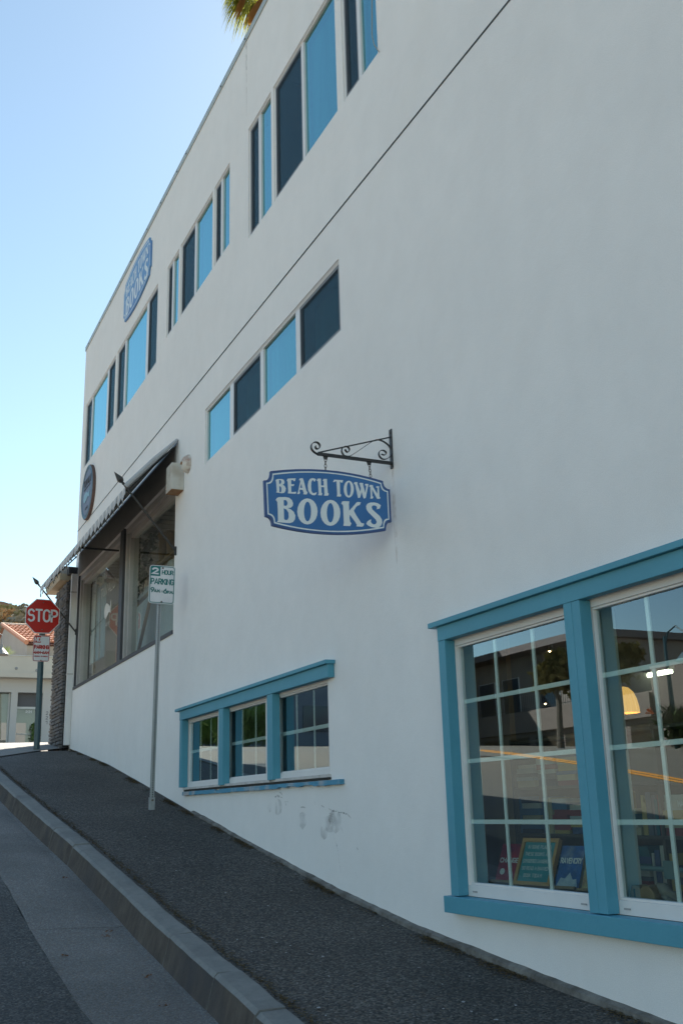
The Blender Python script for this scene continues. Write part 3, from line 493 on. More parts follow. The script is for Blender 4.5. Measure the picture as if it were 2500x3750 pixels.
# rooms behind the windows
mb=MB()
for z in (7.15,6.9): mb.quad((XL+.02,.25,z),(XRT-.02,.25,z),(XRT-.02,11.9,z),(XL+.02,11.9,z))
for x in (-15.93,-13.0,-9.9,-5.6): mb.quad((x,.08,7.16),(x,.08,10.05),(x,4,10.05),(x,4,7.16))
mb.quad((XL+.02,3.5,7.16),(XRT-.02,3.5,7.16),(XRT-.02,3.5,10.05),(XL+.02,3.5,10.05))
mb.quad((-12,.08,5.0),(-6,.08,5.0),(-6,3,5.0),(-12,3,5.0)); mb.quad((-12,3,5.0),(-6,3,5.0),(-6,3,6.8),(-12,3,6.8))
mb.build('upper_rooms',DARK2,B)
for wi,(x0,x1,z0,z1,panes) in enumerate(U):
    f=MB(); yf,yb=.012,.072; t=.035
    f.box(x0+.001,x1-.001,yf,yb,z1-t,z1-.001); f.box(x0+.001,x1-.001,yf,yb,z0+.001,z0+t*.8)
    f.box(x0+.001,x0+t,yf+.001,yb-.001,z0+t*.8,z1-t); f.box(x1-t*.8,x1-.001,yf+.001,yb-.001,z0+t*.8,z1-t)
    f.box(x0+.012,x1-.012,yf-.006,yf,z1-t*.55,z1-t*.3)
    e=[p[1:] for p in panes]
    for (a,b),(c2,d2) in zip(e,e[1:]): f.box(b,c2,yf+.002,yb-.002,z0+t*.8,z1-t)
    fr=f.build('window',VINYL,B)
    for k,a,b in panes:
        MB().box(a-.01,b+.01,.034,.040,z0+.02,z1-.02).build('pane',GLASSB,fr)
        if k=='D':
            s=MB(); s.box(a,b,.0165,.0175,z0+t,z1-t-.03); s.build('insect_screen',SCREEN,fr)
            s=MB(); q=.018
            s.box(a,a+q,.015,.030,z0+t,z1-t); s.box(b-q,b,.015,.030,z0+t,z1-t); s.box(a+q,b-q,.015,.030,z1-t-q*1.6,z1-t); s.box(a+q,b-q,.015,.030,z0+t,z0+t+q)
            s.box(a+q,a+q*2.2,.0225,.029,z0+t+q,z1-t-q*1.6)
            s.build('screen_frame',SCREENF,fr)
            cm=MB(); c0=a+(b-a)*(0 if wi%2 else .45); c1=c0+(b-a)*.55; nn_=24
            for q_ in range(nn_+1):
                xx=c0+(c1-c0)*q_/nn_; cm.v+=[(xx,.17+.02*math.sin(q_*1.9),z1-.03),(xx,.17+.025*math.sin(q_*1.9+.4),z0+.02)]
            for q_ in range(nn_): cm.f.append((2*q_,2*q_+1,2*q_+3,2*q_+2)); cm.mi.append(0)
            cm.build('curtain',CURT,fr)
        else:
            dr=random.uniform(0,.03)
            MB().box(a-.005,b+.005,.105,.108,z0+.03+dr,z1-.02).build('roller_blind',BLIND,fr)
# a broken corner of blind / tape line in one window
# ---- small triple window with blue casing
S=MB()
S.box(-11.60,-7.452,-.06,-.001,2.345,2.45)
sm=S.build('display_window',BLUE,B,bevel=.003)
def casing(name,mat,boxes,par=sm,bev=.003):
    q=MB()
    for b_ in boxes: q.box(*b_)
    return q.build(name,mat,par,bevel=bev)
casing('drip_cap',BLUE,[(-11.704,-7.43,-.088,-.002,2.4505,2.482)])
casing('casing_board',BLUE,[(-11.597,-11.503,-.056,.019,1.60,2.344)])
casing('casing_board',BLUE,[(-10.197,-10.060,-.056,.019,1.585,2.344)])
casing('casing_board',BLUE,[(-8.818,-8.684,-.056,.019,1.59,2.344)])
# battered sill board, with chipped lower edge
q=MB(); X=xs(-11.525,-7.32,.07); rr=random.Random(3)
top=[1.553-.004*rr.random()-(.012 if -10.4<x<-10.2 else 0) for x in X]; bot=[1.515-.006*rr.random()+(.016*rr.random() if -8.6<x<-7.8 else 0) for x in X]
for i,x in enumerate(X):
    for y,z in ((-.034,top[i]),(-.036-.004*rr.random(),bot[i]),(-.001,bot[i]),(-.001,top[i])): q.v.append((x,y,z))
for i in range(len(X)-1):
    for j in range(4): q.f.append((i*4+j,i*4+(j+1)%4,(i+1)*4+(j+1)%4,(i+1)*4+j)); q.mi.append(0)
q.f.append((0,1,2,3));q.mi.append(0);n_=(len(X)-1)*4;q.f.append((n_+3,n_+2,n_+1,n_));q.mi.append(0)
q.build('sill_board',BLUEWORN,sm)
casing('sill_strip',VINYLD,[(-11.52,-10.22,-.03,.02,1.573,1.598),(-10.16,-8.83,-.032,.02,1.572,1.596),(-8.79,-7.56,-.03,.02,1.572,1.597)])
casing('sill_gap',DARK,[(-11.52,-7.56,-.02,.02,1.554,1.5725)])
def sash(x0,x1,z0,z1,gx0,gx1,gz0,gz1,vm,hm,par,yf=.018,yg=.05,mw=.011,gl=GLASS,base=VINYL):
    f=MB(); f.box(x0,gx0,yf,yg+.03,z0,z1); f.box(gx1,x1,yf,yg+.03,z0,z1); f.box(gx0,gx1,yf+.001,yg+.03,gz1,z1); f.box(gx0,gx1,yf+.001,yg+.03,z0,gz0)
    e=.013
    f.box(gx0,gx0+e,yf+.012,yg+.02,gz0,gz1); f.box(gx1-e,gx1,yf+.012,yg+.02,gz0,gz1); f.box(gx0+e,gx1-e,yf+.012,yg+.02,gz1-e,gz1); f.box(gx0+e,gx1-e,yf+.012,yg+.02,gz0,gz0+e)
    fr=f.build('window_frame',base,par,bevel=.002)
    MB().box(gx0+.005,gx1-.005,yg,yg+.004,gz0+.005,gz1-.005).build('pane',gl,fr) if ROOT(fr)!=fr and fr.parent.parent is None else MB().box(gx0+.005,gx1-.005,yg,yg+.004,gz0+.005,gz1-.005).build('pane',gl,par)
    q=MB()
    for v in vm: q.box(v-mw,v+mw,yg+.008,yg+.017,gz0+.01,gz1-.01)
    for h in hm: q.box(gx0+.01,gx1-.01,yg+.0065,yg+.0185,h-mw,h+mw)
    if par is sm: q.box(gx0+.005,gx1-.005,yg+.006,yg+.019,1.972,2.003)
    q.build('muntin',MUNT,par)
    return fr
for i,(a,g0,g1,b_) in enumerate(((-11.575,-11.515,-10.44,-10.39),(-10.238,-10.163,-9.04,-8.98),(-8.828,-8.768,-7.631,-7.578))):
    w3=(g1-g0)/3
    sash(a,b_,1.60,2.356,g0,g1,1.645,2.321,[g0+w3,g0+2*w3],[1.987],sm,mw=.0095)
# ---- large display window with blue casing, three lights (one and a half in view)
lw=casing('display_window',BLUE,[(-5.717,-1.54,-.06,-.001,2.363,2.456)],B)
casing('drip_cap',BLUE,[(-5.787,-1.47,-.088,-.002,2.4565,2.491)],lw)
casing('casing_board',BLUE,[(-5.715,-5.632,-.058,.017,.811,2.3625)],lw)
for x in (-4.385,-3.02): casing('casing_board',BLUE,[(x,x+.068,-.058,.017,.811,2.3625),(x+.0685,x+.135,-.056,.017,.811,2.3625)],lw,.002)
casing('casing_board',BLUE,[(-1.63,-1.55,-.058,.017,.811,2.3625)],lw)
casing('sill_board',BLUE,[(-5.775,-1.48,-.078,.016,.712,.806)],lw)
for x0,g0,g1,x1 in ((-5.688,-5.632,-4.455,-4.395),(-4.325,-4.262,-3.10,-3.04),(-2.96,-2.90,-1.72,-1.66)):
    w3=(g1-g0)/3
    sash(x0,x1,.807,2.371,g0,g1,.873,2.325,[g0+w3,g0+2*w3],[1.968,1.60,1.237],lw,mw=.0125)
    for xx in (g0+.05,g1-.09): MB().box(xx,xx+.045,.0135,.0178,.832,.84).build('weep_slot',pm('slot_grey',(.35,.35,.35),None) if 'slot_grey' not in MT else MT['slot_grey'],lw)
# ---- shop window (left) recessed, grey metal and white frames
DKM=pm('dark_grey_metal',(.045,.048,.055),(.06,.062,.07),5,.5)
ALU=pm('pale_aluminium',(.42,.41,.40),(.36,.35,.34),3,.5)
sf=MB()
sf.box(SW[0]+.001,SW[1]-.001,-.015,.2,SW[2]+.001,SW[2]+.05)
sf.box(SW[0]+.001,SW[0]+.03,-.004,.20,SW[2]+.05,SW[3])
sf.box(-15.14,-14.93,-.006,.03,SW[2]+.05,SW[3])
swf=sf.build('shop_window',DKM,B)
q=MB()
for a,b_ in ((-18.385,-15.145),(-14.925,-12.155)):
    q.box(a,a+.07,.03,.21,3.49,5.49); q.box(a+.071,a+.12,.07,.2,3.49,5.42); q.box(b_-.06,b_,.03,.21,3.49,5.49)
    q.box(a+.07,b_-.06,.031,.21,5.40,5.49); q.box(a+.12,b_-.06,.08,.2,5.33,5.40); q.box(a+.07,b_-.06,.06,.21,3.49,3.53)
q.build('window_frame',ALU,swf,bevel=.004)
for a,b_ in ((-18.27,-15.2),(-14.81,-12.2)):
    MB().box(a,b_,.125,.131,3.53,5.33).build('pane',GLASSS,swf)
# shop room
mb=MB()
mb.quad((XL+.02,.22,2.9),(-11.95,.22,2.9),(-11.95,4.2,2.9),(XL+.02,4.2,2.9))
mb.quad((XL+.02,4.2,2.9),(-11.95,4.2,2.9),(-11.95,4.2,6.3),(XL+.02,4.2,6.3))
mb.quad((-11.95,.0,2.9),(-11.95,4.2,2.9),(-11.95,4.2,6.3),(-11.95,0,6.3))
mb.quad((XL+.02,.215,2.6),(-11.95,.215,2.6),(-11.95,.215,3.44),(XL+.02,.215,3.44))
mb.build('shop_room',pm('shop_wall',(.66,.60,.50),(.58,.52,.43),.8,.9),B)
cb=MB().box(0,.118,0,4,0,.02).mesh('ceiling_board',pm('ceiling_board',(.16,.145,.125),(.11,.10,.09),3,.7))
for i in range(56): piece('ceiling_board',cb,(-18.66+i*.12,.2,5.56+.006*(i%2)),B)
# bookshop room
mb=MB()
mb.quad((-11.95,.1,.15),(XRT-.02,.1,.15),(XRT-.02,6,.15),(-11.95,6,.15)); mb.quad((-11.94,.1,3.25),(XRT-.02,.1,3.25),(XRT-.02,6,3.25),(-11.94,6,3.25))
mb.quad((-11.95,6,.15),(XRT-.02,6,.15),(XRT-.02,6,3.25),(-11.95,6,3.25)); mb.quad((-11.94,.03,.15),(-11.94,6,.15),(-11.94,6,3.25),(-11.94,.03,3.25))
mb.quad((-7.2,.03,.15),(-7.2,6,.15),(-7.2,6,3.25),(-7.2,.03,3.25))
mb.build('bookshop_room',DARK2,B)
mb=MB()
mb.box(-5.75,-1.6,.085,.62,.80,.845)      # deck behind the glass
mb.build('window_deck',pm('deck_paint',(.20,.20,.17),(.15,.15,.13),6,.7),B)
mb=MB()
for x in (-5.80,-4.375,-3.01): mb.box(x,x+.045,.085,.24,.845,3.0)
mb.build('side_panel',pm('side_panel_paint',(.78,.80,.78),(.70,.73,.72),2,.6),B)
MB().box(-6.35,-5.95,.62,.66,.85,3.0).build('wood_panel',WOOD,B)
mb=MB(); mb.box(-11.6,-7.5,.13,.5,1.54,1.57); mb.build('window_deck',pm('pale_deck',(.35,.35,.32),None,rough=.8),B)

# foundation ledge and dirt line along the foot of the wall
mb=MB(); rr=random.Random(5); X=[x for x in xs(-11.2,-3.0,.09)]
for i,x in enumerate(X):
    hgt=.008+.012*min(1,max(0,x+11.2),max(0,-9.6-x)) if x<-9 else .008+.016*min(1,max(0,x+8.2))
    hgt+=.005*rr.random()+.004*math.sin(x*2.1)
    y=-.028-.008*rr.random()
    for p in ((y-.01,-.05),(y,max(hgt,.008)),(0.002,max(hgt,.008)+.012)): mb.v.append((x,p[0],gz(x)+p[1]))
for i in range(len(X)-1):
    for j in range(2): mb.f.append((i*3+j,(i+1)*3+j,(i+1)*3+j+1,i*3+j+1)); mb.mi.append(0)
mb.build('footing',pm('footing_concrete',(.24,.23,.21),(.10,.09,.08),9,.9,.6,60,c3=(.07,.06,.05),scale3=6),B)
mb=MB()
for i in range(15000):
    x=-18.4+15.6*rr.random()**.9; side=rr.random()
    if side<.78: y=-.035-abs(rr.gauss(0,.045)); 
    else: y=ci(x)+.02+abs(rr.gauss(0,.03))
    if math.sin(x*3.1)+math.sin(x*7.3+1)<-.2+rr.random()*1.2 and side<.78: continue
    s=.004+.010*rr.random(); z=gz(x)+.02*y+.004+.004*rr.random(); a=rr.random()*6.28; c_,s_=math.cos(a)*s,math.sin(a)*s
    mb.add([(x-c_,y-s_,z),(x+s_*.5,y-c_*.5,z+.003),(x+c_,y+s_,z+.001),(x-s_*.5,y+c_*.5,z+.004)],[(0,1,2,3)])
tag(mb.build('leaf_litter',DIRT),'fine brown leaf litter swept against the foot of the white wall and the curb','leaf litter',kind='stuff')
mb=MB()
for i in range(300):
    x=-15+11*rr.random(); y=ci(x)+.05+(-ci(x)-.1)*rr.random(); s=.007+.016*rr.random()**2; a=rr.random()*6.28
    z=gz(x)+.02*y+.006; mb.add([(x+s*math.cos(a+k*1.57+rr.random()*.6),y+s*.6*math.sin(a+k*1.57),z+.001*k) for k in range(4)],[(0,1,2,3)])
tag(mb.build('pavement_specks',pm('chewing_gum',(.42,.43,.44),(.24,.24,.24),20,.8)),'small pale paper scraps and worn gum scattered on the asphalt sidewalk','litter',kind='stuff')
mb=MB()
for (x,y) in ((-9.3,-1.72),(-7.5,-1.75),(-7.6,-1.70),(-5.9,-1.78),(-5.4,-1.76),(-6.5,-1.72),(-5.2,-1.8),(-7.1,-2.1)):
    for k in range(9):
        a=rr.random()*6.28; s=.006+.010*rr.random(); px=x+rr.gauss(0,.02); py=y+rr.gauss(0,.012); z=gz(px)-.195+.004+.01*rr.random()
        mb.add([(px-s*math.cos(a),py-s*math.sin(a),z),(px,py+s*.4,z+.008),(px+s*math.cos(a),py+s*math.sin(a),z+.004),(px,py-s*.4,z+.002)],[(0,1,2,3)])
tag(mb.build('dry_leaves',pm('dry_leaf',(.16,.06,.025),(.10,.05,.02),30,.8)),'curled rust brown leaves lying in the concrete gutter','leaves',kind='stuff')
# scuffs, rust run and water stain on the stucco (thin dirt films)
SC=alpha('scuff',(.09,.10,.105),.62,55); SC2=alpha('smudge',(.16,.17,.175),.26,9); SC3=alpha('rust_run',(.42,.27,.18),.24,10); SC5=alpha('splash_dirt',(.30,.27,.23),.11,7); SC4=alpha('water_stain',(.20,.18,.16),.40,9)
def film(name,pts,mat,wd):
    mb=MB(); P=[Vector(p) for p in pts]
    for i,p in enumerate(P):
        d=(P[min(i+1,len(P)-1)]-P[max(i-1,0)]).normalized(); nn=Vector((-d.y,d.x))*wd*(1-.7*abs(2*i/(len(P)-1)-1))/2
        mb.v+= [(p.x+nn.x,-.0015,p.y+nn.y),(p.x-nn.x,-.0015,p.y-nn.y)]
    for i in range(len(P)-1): mb.f.append((2*i,2*i+2,2*i+3,2*i+1)); mb.mi.append(0)
    mb.build(name,mat,B)
for pts,wd in (([(-8.78,1.444),(-8.70,1.452),(-8.60,1.437)],.02),([(-8.655,1.482),(-8.61,1.47),(-8.58,1.452)],.016),([(-8.53,1.40),(-8.51,1.38),(-8.53,1.345)],.012),([(-8.54,1.40),(-8.46,1.40)],.012),
    ([(-8.20,1.35),(-8.13,1.352),(-8.08,1.345)],.010),([(-7.76,1.36),(-7.70,1.345)],.016),([(-7.62,1.335),(-7.56,1.318),(-7.46,1.312)],.012),([(-7.44,1.305),(-7.36,1.302),(-7.28,1.29),(-7.22,1.262)],.014),
    ([(-7.62,1.298),(-7.53,1.29)],.009),([(-7.53,1.13),(-7.50,1.09),(-7.46,1.02)],.008),([(-7.13,1.055),(-7.10,1.02)],.018),([(-8.02,1.515),(-7.92,1.495)],.008),([(-7.9,1.41),(-7.87,1.36)],.006),([(-7.40,1.20),(-7.37,1.155)],.012),
    ([(-7.46,1.02),(-7.44,.93),(-7.42,.86)],.004),([(-7.17,.88),(-7.14,.84)],.01)): film('scuff_mark',pts,SC,wd)
for x,z,r in ((-8.70,1.36,.09),(-8.15,1.25,.085),(-7.62,1.22,.10),(-7.72,1.16,.07),(-8.9,1.35,.05),(-7.5,1.25,.12)):
    mb=MB(); mb.add([(x+r*math.cos(k*.785)*(.8+.4*rr.random()),-.0012,z+r*.8*math.sin(k*.785)*(.8+.4*rr.random())) for k in range(8)],[tuple(range(8))]); mb.build('smudge',SC2,B)
mb=MB(); mb.add([(-6.352,-.0012,3.76),(-6.318,-.0012,3.76),(-6.30,-.0012,3.3),(-6.33,-.0012,2.95),(-6.36,-.0012,3.3)],[(0,1,2,3,4)]); mb.build('rust_run',SC3,B)
mb=MB(); mb.add([(-9.53,-.0012,10.09),(-9.47,-.0012,10.09),(-9.485,-.0012,9.6),(-9.495,-.0012,9.0),(-9.51,-.0012,9.6)],[(0,1,2,3,4)]); mb.build('water_stain',SC4,B)
# loose wire by the upper window
tag(MB().tube([(-6.29,-.02,8.9),(-6.31,-.03,8.3),(-6.295,-.03,7.95),(-6.31,-.035,7.6),(-6.29,-.03,7.5),(-6.235,-.015,7.385)],.004,5).build('wire',pm('tan_wire',(.30,.26,.2),None)),'thin tan wire dangling down past the highest right window','wire')
# ------------------------------------------------------------------ hanging sign and bracket
XB=-6.338
bk=thing('sign_bracket',(XB,0,3.9),'black wrought iron scroll bracket bolted to the white wall','bracket')
mb=MB(); mb.box(XB-.019,XB+.019,-.008,-.001,3.755,4.065); mb.build('wall_plate',IRON,bk)
bb=MB().lathe([(0,0),(.008,.0),(.008,.005),(0,.007)],(0,0,0),(0,-1,0),8).mesh('bolt',CHAIN)
for z in (3.775,4.04): piece('bolt',bb,(XB,-.008,z),bk)
MB().box(XB-.012,XB+.012,-.606,-.008,3.786,3.806).build('arm',IRON,bk)
MB().ribbon([BRK['top'][0],BRK['top'][1]],XB-.009,XB+.009,.007).build('brace',IRON,bk)
def smooth(P,n=2):
    for _ in range(n):
        Q=[P[0]]
        for a,b in zip(P,P[1:]): Q+= [(a[0]*.75+b[0]*.25,a[1]*.75+b[1]*.25),(a[0]*.25+b[0]*.75,a[1]*.25+b[1]*.75)]
        Q.append(P[-1]); P=Q
    return P
MB().ribbon(smooth(BRK['s1']),XB-.0118,XB+.0118,.005).build('scroll',IRON,bk)
MB().ribbon(smooth(BRK['s2']),XB-.0105,XB+.0105,.004).build('scroll',IRON,bk)
MB().ribbon(smooth(BRK['s3']),XB-.0098,XB+.0098,.004).build('scroll',IRON,bk)
for y in (-.545,-.194):
    mb=MB(); mb.prism([(-.02,0),(.02,0),(.012,-.026),(-.012,-.026)],(XB-.003,y,3.786),(0,1,0),(0,0,1),(.006,0,0)); mb.build('lug',IRON,bk)
hs=thing('hanging_sign',(XB,-.53,3.44),'blue sign hung on two chains from the scroll bracket, reading BEACH TOWN BOOKS','shop sign','shop signs')
def curve3(a,b,c,n=10):
    # circle-like arc through three points by quadratic
    out=[]
    for i in range(n+1):
        t=i/n; k=[(1-t)*(1-2*t),4*t*(1-t),t*(2*t-1)]
        out.append((a[0]*k[0]+b[0]*k[1]+c[0]*k[2],a[1]*k[0]+b[1]*k[1]+c[1]*k[2]))
    return out
def board(inset=0):
    i=inset
    TL,TM,TR=(-.447,.178-i),(.0,.238-i),(.441,.205-i)
    RT,RB=(.495-i,.146),(.497-i,-.104)
    BR,BM,BL=(.449,-.172+i),(.0,-.240+i),(-.438,-.216+i)
    LB,LT=(-.487+i,-.155),(-.496+i,.105)
    def notch(p,q,c):
        m=((p[0]+q[0])/2*.5+c[0]*.5,(p[1]+q[1])/2*.5+c[1]*.5); return curve3(p,m,q,6)
    s=i*.9
    pts=curve3((TL[0]+s,TL[1]),TM,(TR[0]-s,TR[1]),14)+notch((TR[0]-s,TR[1]),(RT[0],RT[1]-s),(TR[0]-s,RT[1]-s))[1:]+[(RB[0],RB[1]+s)]+notch((RB[0],RB[1]+s),(BR[0]-s,BR[1]),(BR[0]-s,RB[1]+s))[1:]
    pts+=curve3((BR[0]-s,BR[1]),BM,(BL[0]+s,BL[1]),14)[1:]+notch((BL[0]+s,BL[1]),(LB[0],LB[1]+s),(BL[0]+s,LB[1]+s))[1:]+[(LT[0],LT[1]-s)]+notch((LT[0],LT[1]-s),(TL[0]+s,TL[1]),(TL[0]+s,LT[1]-s))[1:-1]
    return pts
def sign_at(t, ori, ux, uz, nv, k, mats, th):
    O=Vector(ori);ux=Vector(ux);uz=Vector(uz);nv=Vector(nv)
    rim,face,white=mats
    mb=MB(); mb.prism([(p[0]*k,p[1]*k) for p in board(0)],O-nv*th,ux,uz,nv*th); mb.build('board',rim,t)
    mp=lambda d:(lambda p:O+ux*p[0]*k+uz*p[1]*k+nv*d)
    poly_mesh('pinstripe',[board(.017),board(.026)],mp(.0012),white,t)
    poly_mesh('field',[board(.027)],mp(.0006),face,t)
    poly_mesh('field_edge',[board(.012),board(.0165)],mp(.0008),face,t)
    for nm in ('BEACH','TOWN','BOOKS'):
        poly_mesh('lettering',GLY[nm],mp(.0016),white,t)
tl=math.radians(1.8)
sign_at(hs,(XB+.011,-.53,3.44),(0,1,0),(0,0,1),(1,0,0),1.0,(SBLUED,SBLUE,SWHITE),.022)
link=[]
def chain(name,p0,p1,n,par):
    mb=MB(); p0=Vector(p0);p1=Vector(p1); d=(p1-p0)/n
    for i in range(n):
        c=p0+d*(i+.5); h=d.length*.62; wd_=.009
        a=Vector((1,0,0)) if i%2 else Vector((0,1,0)); dn=d.normalized()
        pts=[c+dn*h*math.cos(t)+a*wd_*math.sin(t) for t in [k*math.pi/5 for k in range(11)]]
        mb.tube(pts,.0028,5,False)
    return mb.build(name,CHAIN,par)
chain('chain',(XB,-.546,3.768),(XB,-.548,3.677),4,hs); chain('chain',(XB,-.193,3.768),(XB,-.185,3.668),5,hs)
# painted shop sign flat on the parapet
ws=thing('wall_sign',(-14.55,0,9.5),'faded blue and white shop sign fixed flat under the parapet, reading BEACH TOWN BOOKS','shop sign','shop signs')
sign_at(ws,(-14.56,-.026,9.515),(1,0,0),(0,0,1),(0,-1,0),1.735,(UBLUE,UBLUE,UWHITE),.024)
# round carved sign
rs=thing('round_sign',(-17.72,0,6.89),'round slate blue carved sign with a pale whale on the shop corner','shop sign')
WOODE=pm('sign_edge_wood',(.10,.055,.045),(.13,.075,.06),8,.7)
RSB=pm('round_sign_face',(.115,.135,.20),(.135,.15,.215),6,.5); RSR=pm('round_sign_rim',(.075,.15,.21),None,rough=.5); WH=pm('whale_paint',(.20,.36,.44),None,rough=.5)
MB().lathe([(0,.002),(.505,.002),(.505,.045),(.495,.056)],(-17.72,0,6.89),(0,-1,0),48).build('edge',WOODE,rs)
MB().lathe([(.495,.056),(.47,.060),(.45,.05),(.44,.05),(.432,.058),(.42,.05)],(-17.72,0,6.89),(0,-1,0),48).build('rim',RSR,rs)
MB().lathe([(.42,.05),(0,.05)],(-17.72,0,6.89),(0,-1,0),48).build('face',RSB,rs)
text('lettering',rs,DARK,'TUVALU',(-18.02,-.052,7.02),(1,0,0),(0,0,1),(0,-1,0),.15,.60,.032)
MB().box(-17.99,-17.45,-.056,-.051,6.975,6.99).build('underline',DARK,rs)
def flat(name,pts,o,ux,uz,nv,mat,par,th=.008):
    mb=MB(); mb.prism(pts,o,ux,uz,Vector(nv)*th); return mb.build(name,mat,par)
whale=[(-.26,.02),(-.22,.08),(-.1,.11),(.05,.09),(.16,.04),(.22,.06),(.27,.12),(.28,.05),(.25,0),(.27,-.06),(.21,-.03),(.12,-.02),(0,-.05),(-.12,-.075),(-.22,-.05)]
flat('whale',whale,(-17.74,-.050,6.80),(1,0,0),(0,0,1),(0,-1,0),WH,rs)
text('lettering',rs,DARK,'HOME',(-17.83,-.052,6.57),(1,0,0),(0,0,1),(0,-1,0),.05,.22,.014)

# ------------------------------------------------------------------ awning
aw=thing('awning',(-15.2,0,5.6),'grey canvas awning with scalloped striped valance held by black spear poles','awning')
AX0,AX1=-18.40,-12.07
mb=MB(); n=26
for i in range(n+1):
    x=AX0+(AX1-AX0)*i/n; sag=.012*math.sin(i*math.pi/6.5)**2
    for t in (0,.5,1): mb.v.append((x,-.02-.64*t,5.95-.70*t-sag*math.sin(t*math.pi)*2))
for i in range(n+1):
    x=AX0+(AX1-AX0)*i/n; sag=.012*math.sin(i*math.pi/6.5)**2
    for t in (0,.5,1): mb.v.append((x,-.02-.64*t,5.938-.70*t-sag*math.sin(t*math.pi)*2))
o_=3*(n+1)
for i in range(n):
    for j in range(2):
        mb.f.append((i*3+j,i*3+j+1,(i+1)*3+j+1,(i+1)*3+j)); mb.f.append((o_+i*3+j,o_+(i+1)*3+j,o_+(i+1)*3+j+1,o_+i*3+j+1)); mb.mi+=[0,0]
for i in (0,n):
    for j in range(2): mb.f.append((i*3+j,i*3+j+1,o_+i*3+j+1,o_+i*3+j)); mb.mi.append(0)
mb.build('canopy',AWN,aw)
# valance: one scallop after another
per=(AX1-AX0)/27
def scallop(w_,m):
    mb=MB(); N=8
    for k in range(N+1):
        u=k/N; dz=-.085-.125*math.sin(math.pi*u)**.8; yy=.012*math.sin(u*6.28)
        mb.v+= [(w_*u,0,0),(w_*u,yy,-.08),(w_*u,yy*1.6,dz)]
    for k in range(N):
        mm=1 if k in (2,3,5) else 0
        for j in range(2): mb.f.append((k*3+j,k*3+j+1,(k+1)*3+j+1,(k+1)*3+j)); mb.mi.append(mm)
    return mb.mesh('valance_scallop',m)
sm1=scallop(per*.985,[AWN,AWNW])
for i in range(27): piece('valance_scallop',sm1,(AX0+per*i,-.664,5.252),aw,rot=(random.uniform(-.08,.08),0,0))
mb=MB().tube([(AX0,-.645,5.235),(AX1,-.645,5.235)],.016,8); mb.build('front_bar',IRON,aw)
mb=MB().tube([(AX1,-.012,5.955),(AX1,-.30,5.655),(AX1,-.67,5.25)],[.02,.034,.03],8); mb.build('side_roll',AWN,aw)
MB().tube([(AX1-.05,-.05,5.86),(AX1-.05,-.64,5.20)],.012,6).build('side_bar',IRON,aw)
mb=MB().tube([(AX0+.01,-.05,5.86),(AX0+.01,-.64,5.22)],.012,6); mb.build('side_bar',IRON,aw)
mb=MB().tube([(-15.2,-.64,5.215),(-15.2,-.01,5.216)],.016,8); mb.build('support_bar',IRON,aw)
hk=MB().tube([(0,0,0),(0,.01,-.05),(0,-.02,-.06)],.005,5).mesh('hook',IRON)
for i in range(14): piece('hook',hk,(AX0+.3+i*.45,-.64,5.215),aw)
for xx in (AX1,AX0):
    d0=Vector((xx,-.012,4.475)); d1=Vector((xx,-.80,5.41)); dr=(d1-d0).normalized()
    sp=MB().tube([d0,d0+dr*1.08],.0135,8).build('spear_pole',IRON,aw)
    MB().tube([d0+dr*1.04,d0+dr*1.06,d0+dr*1.075,d0+dr*1.09,d0+dr*1.12,d0+dr*1.15,d0+dr*1.245],[.013,.02,.014,.03,.042,.034,.001],6).build('spearhead',IRON,sp)
    MB().box(xx-.014,xx+.014,-.02,-.001,4.42,4.53).build('foot_plate',IRON,sp)
# panel added under the awning, its shade put into the dark colour
MB().box(-18.41,-12.16,-.012,-.001,5.505,5.90).build('shade_panel',pm('awning_shade_tone',(.24,.225,.21),(.21,.20,.19),2,.8),aw)

# ------------------------------------------------------------------ small fittings on the wall
jb=thing('junction_box',(-11.92,0,5.37),'dirty white metal box with rusty underside beside the awning','junction box')
MB().box(-12.05,-11.79,-.158,-.001,5.195,5.54).build('casing',pm('box_paint',(.60,.58,.53),(.54,.51,.46),9,.7,c3=(.40,.33,.25),scale3=5),jb,bevel=.004)
MB().box(-12.045,-11.795,-.153,-.003,5.188,5.1945).build('underside',pm('rusty_plate',(.22,.10,.045),(.35,.22,.12),10,.9),jb)
vb=thing('alarm_bell',(-11.62,0,5.47),'rusted white alarm bell on the wall right of the awning box','alarm bell')
MB().lathe([(0,.085),(.05,.083),(.085,.07),(.105,.045),(.115,.02),(.12,.0)],(-11.60,-.002,5.475),(0,-1,0),24).build('gong',RUST,vb,smooth=True)
MB().lathe([(0,.1),(.02,.098),(.02,.085)],(-11.60,-.002,5.475),(0,-1,0),10).build('boss',MT['rusty_plate'],vb)
dp=thing('downspout',(-18.55,0,2.45),'white square downspout at the uphill corner of the white building','downspout')
MB().box(-18.60,-18.505,-.102,-.002,2.50,5.62).build('pipe',VINYL,dp,bevel=.006)
q=MB()
q.box(-18.606,-18.499,-.108,-.001,3.72,3.75); q.box(-18.606,-18.499,-.108,-.001,5.2,5.23)
q.build('strap',VINYLD,dp); MB().box(-18.70,-18.50,-.16,-.002,5.56,5.68).build('hopper',DKM,dp)
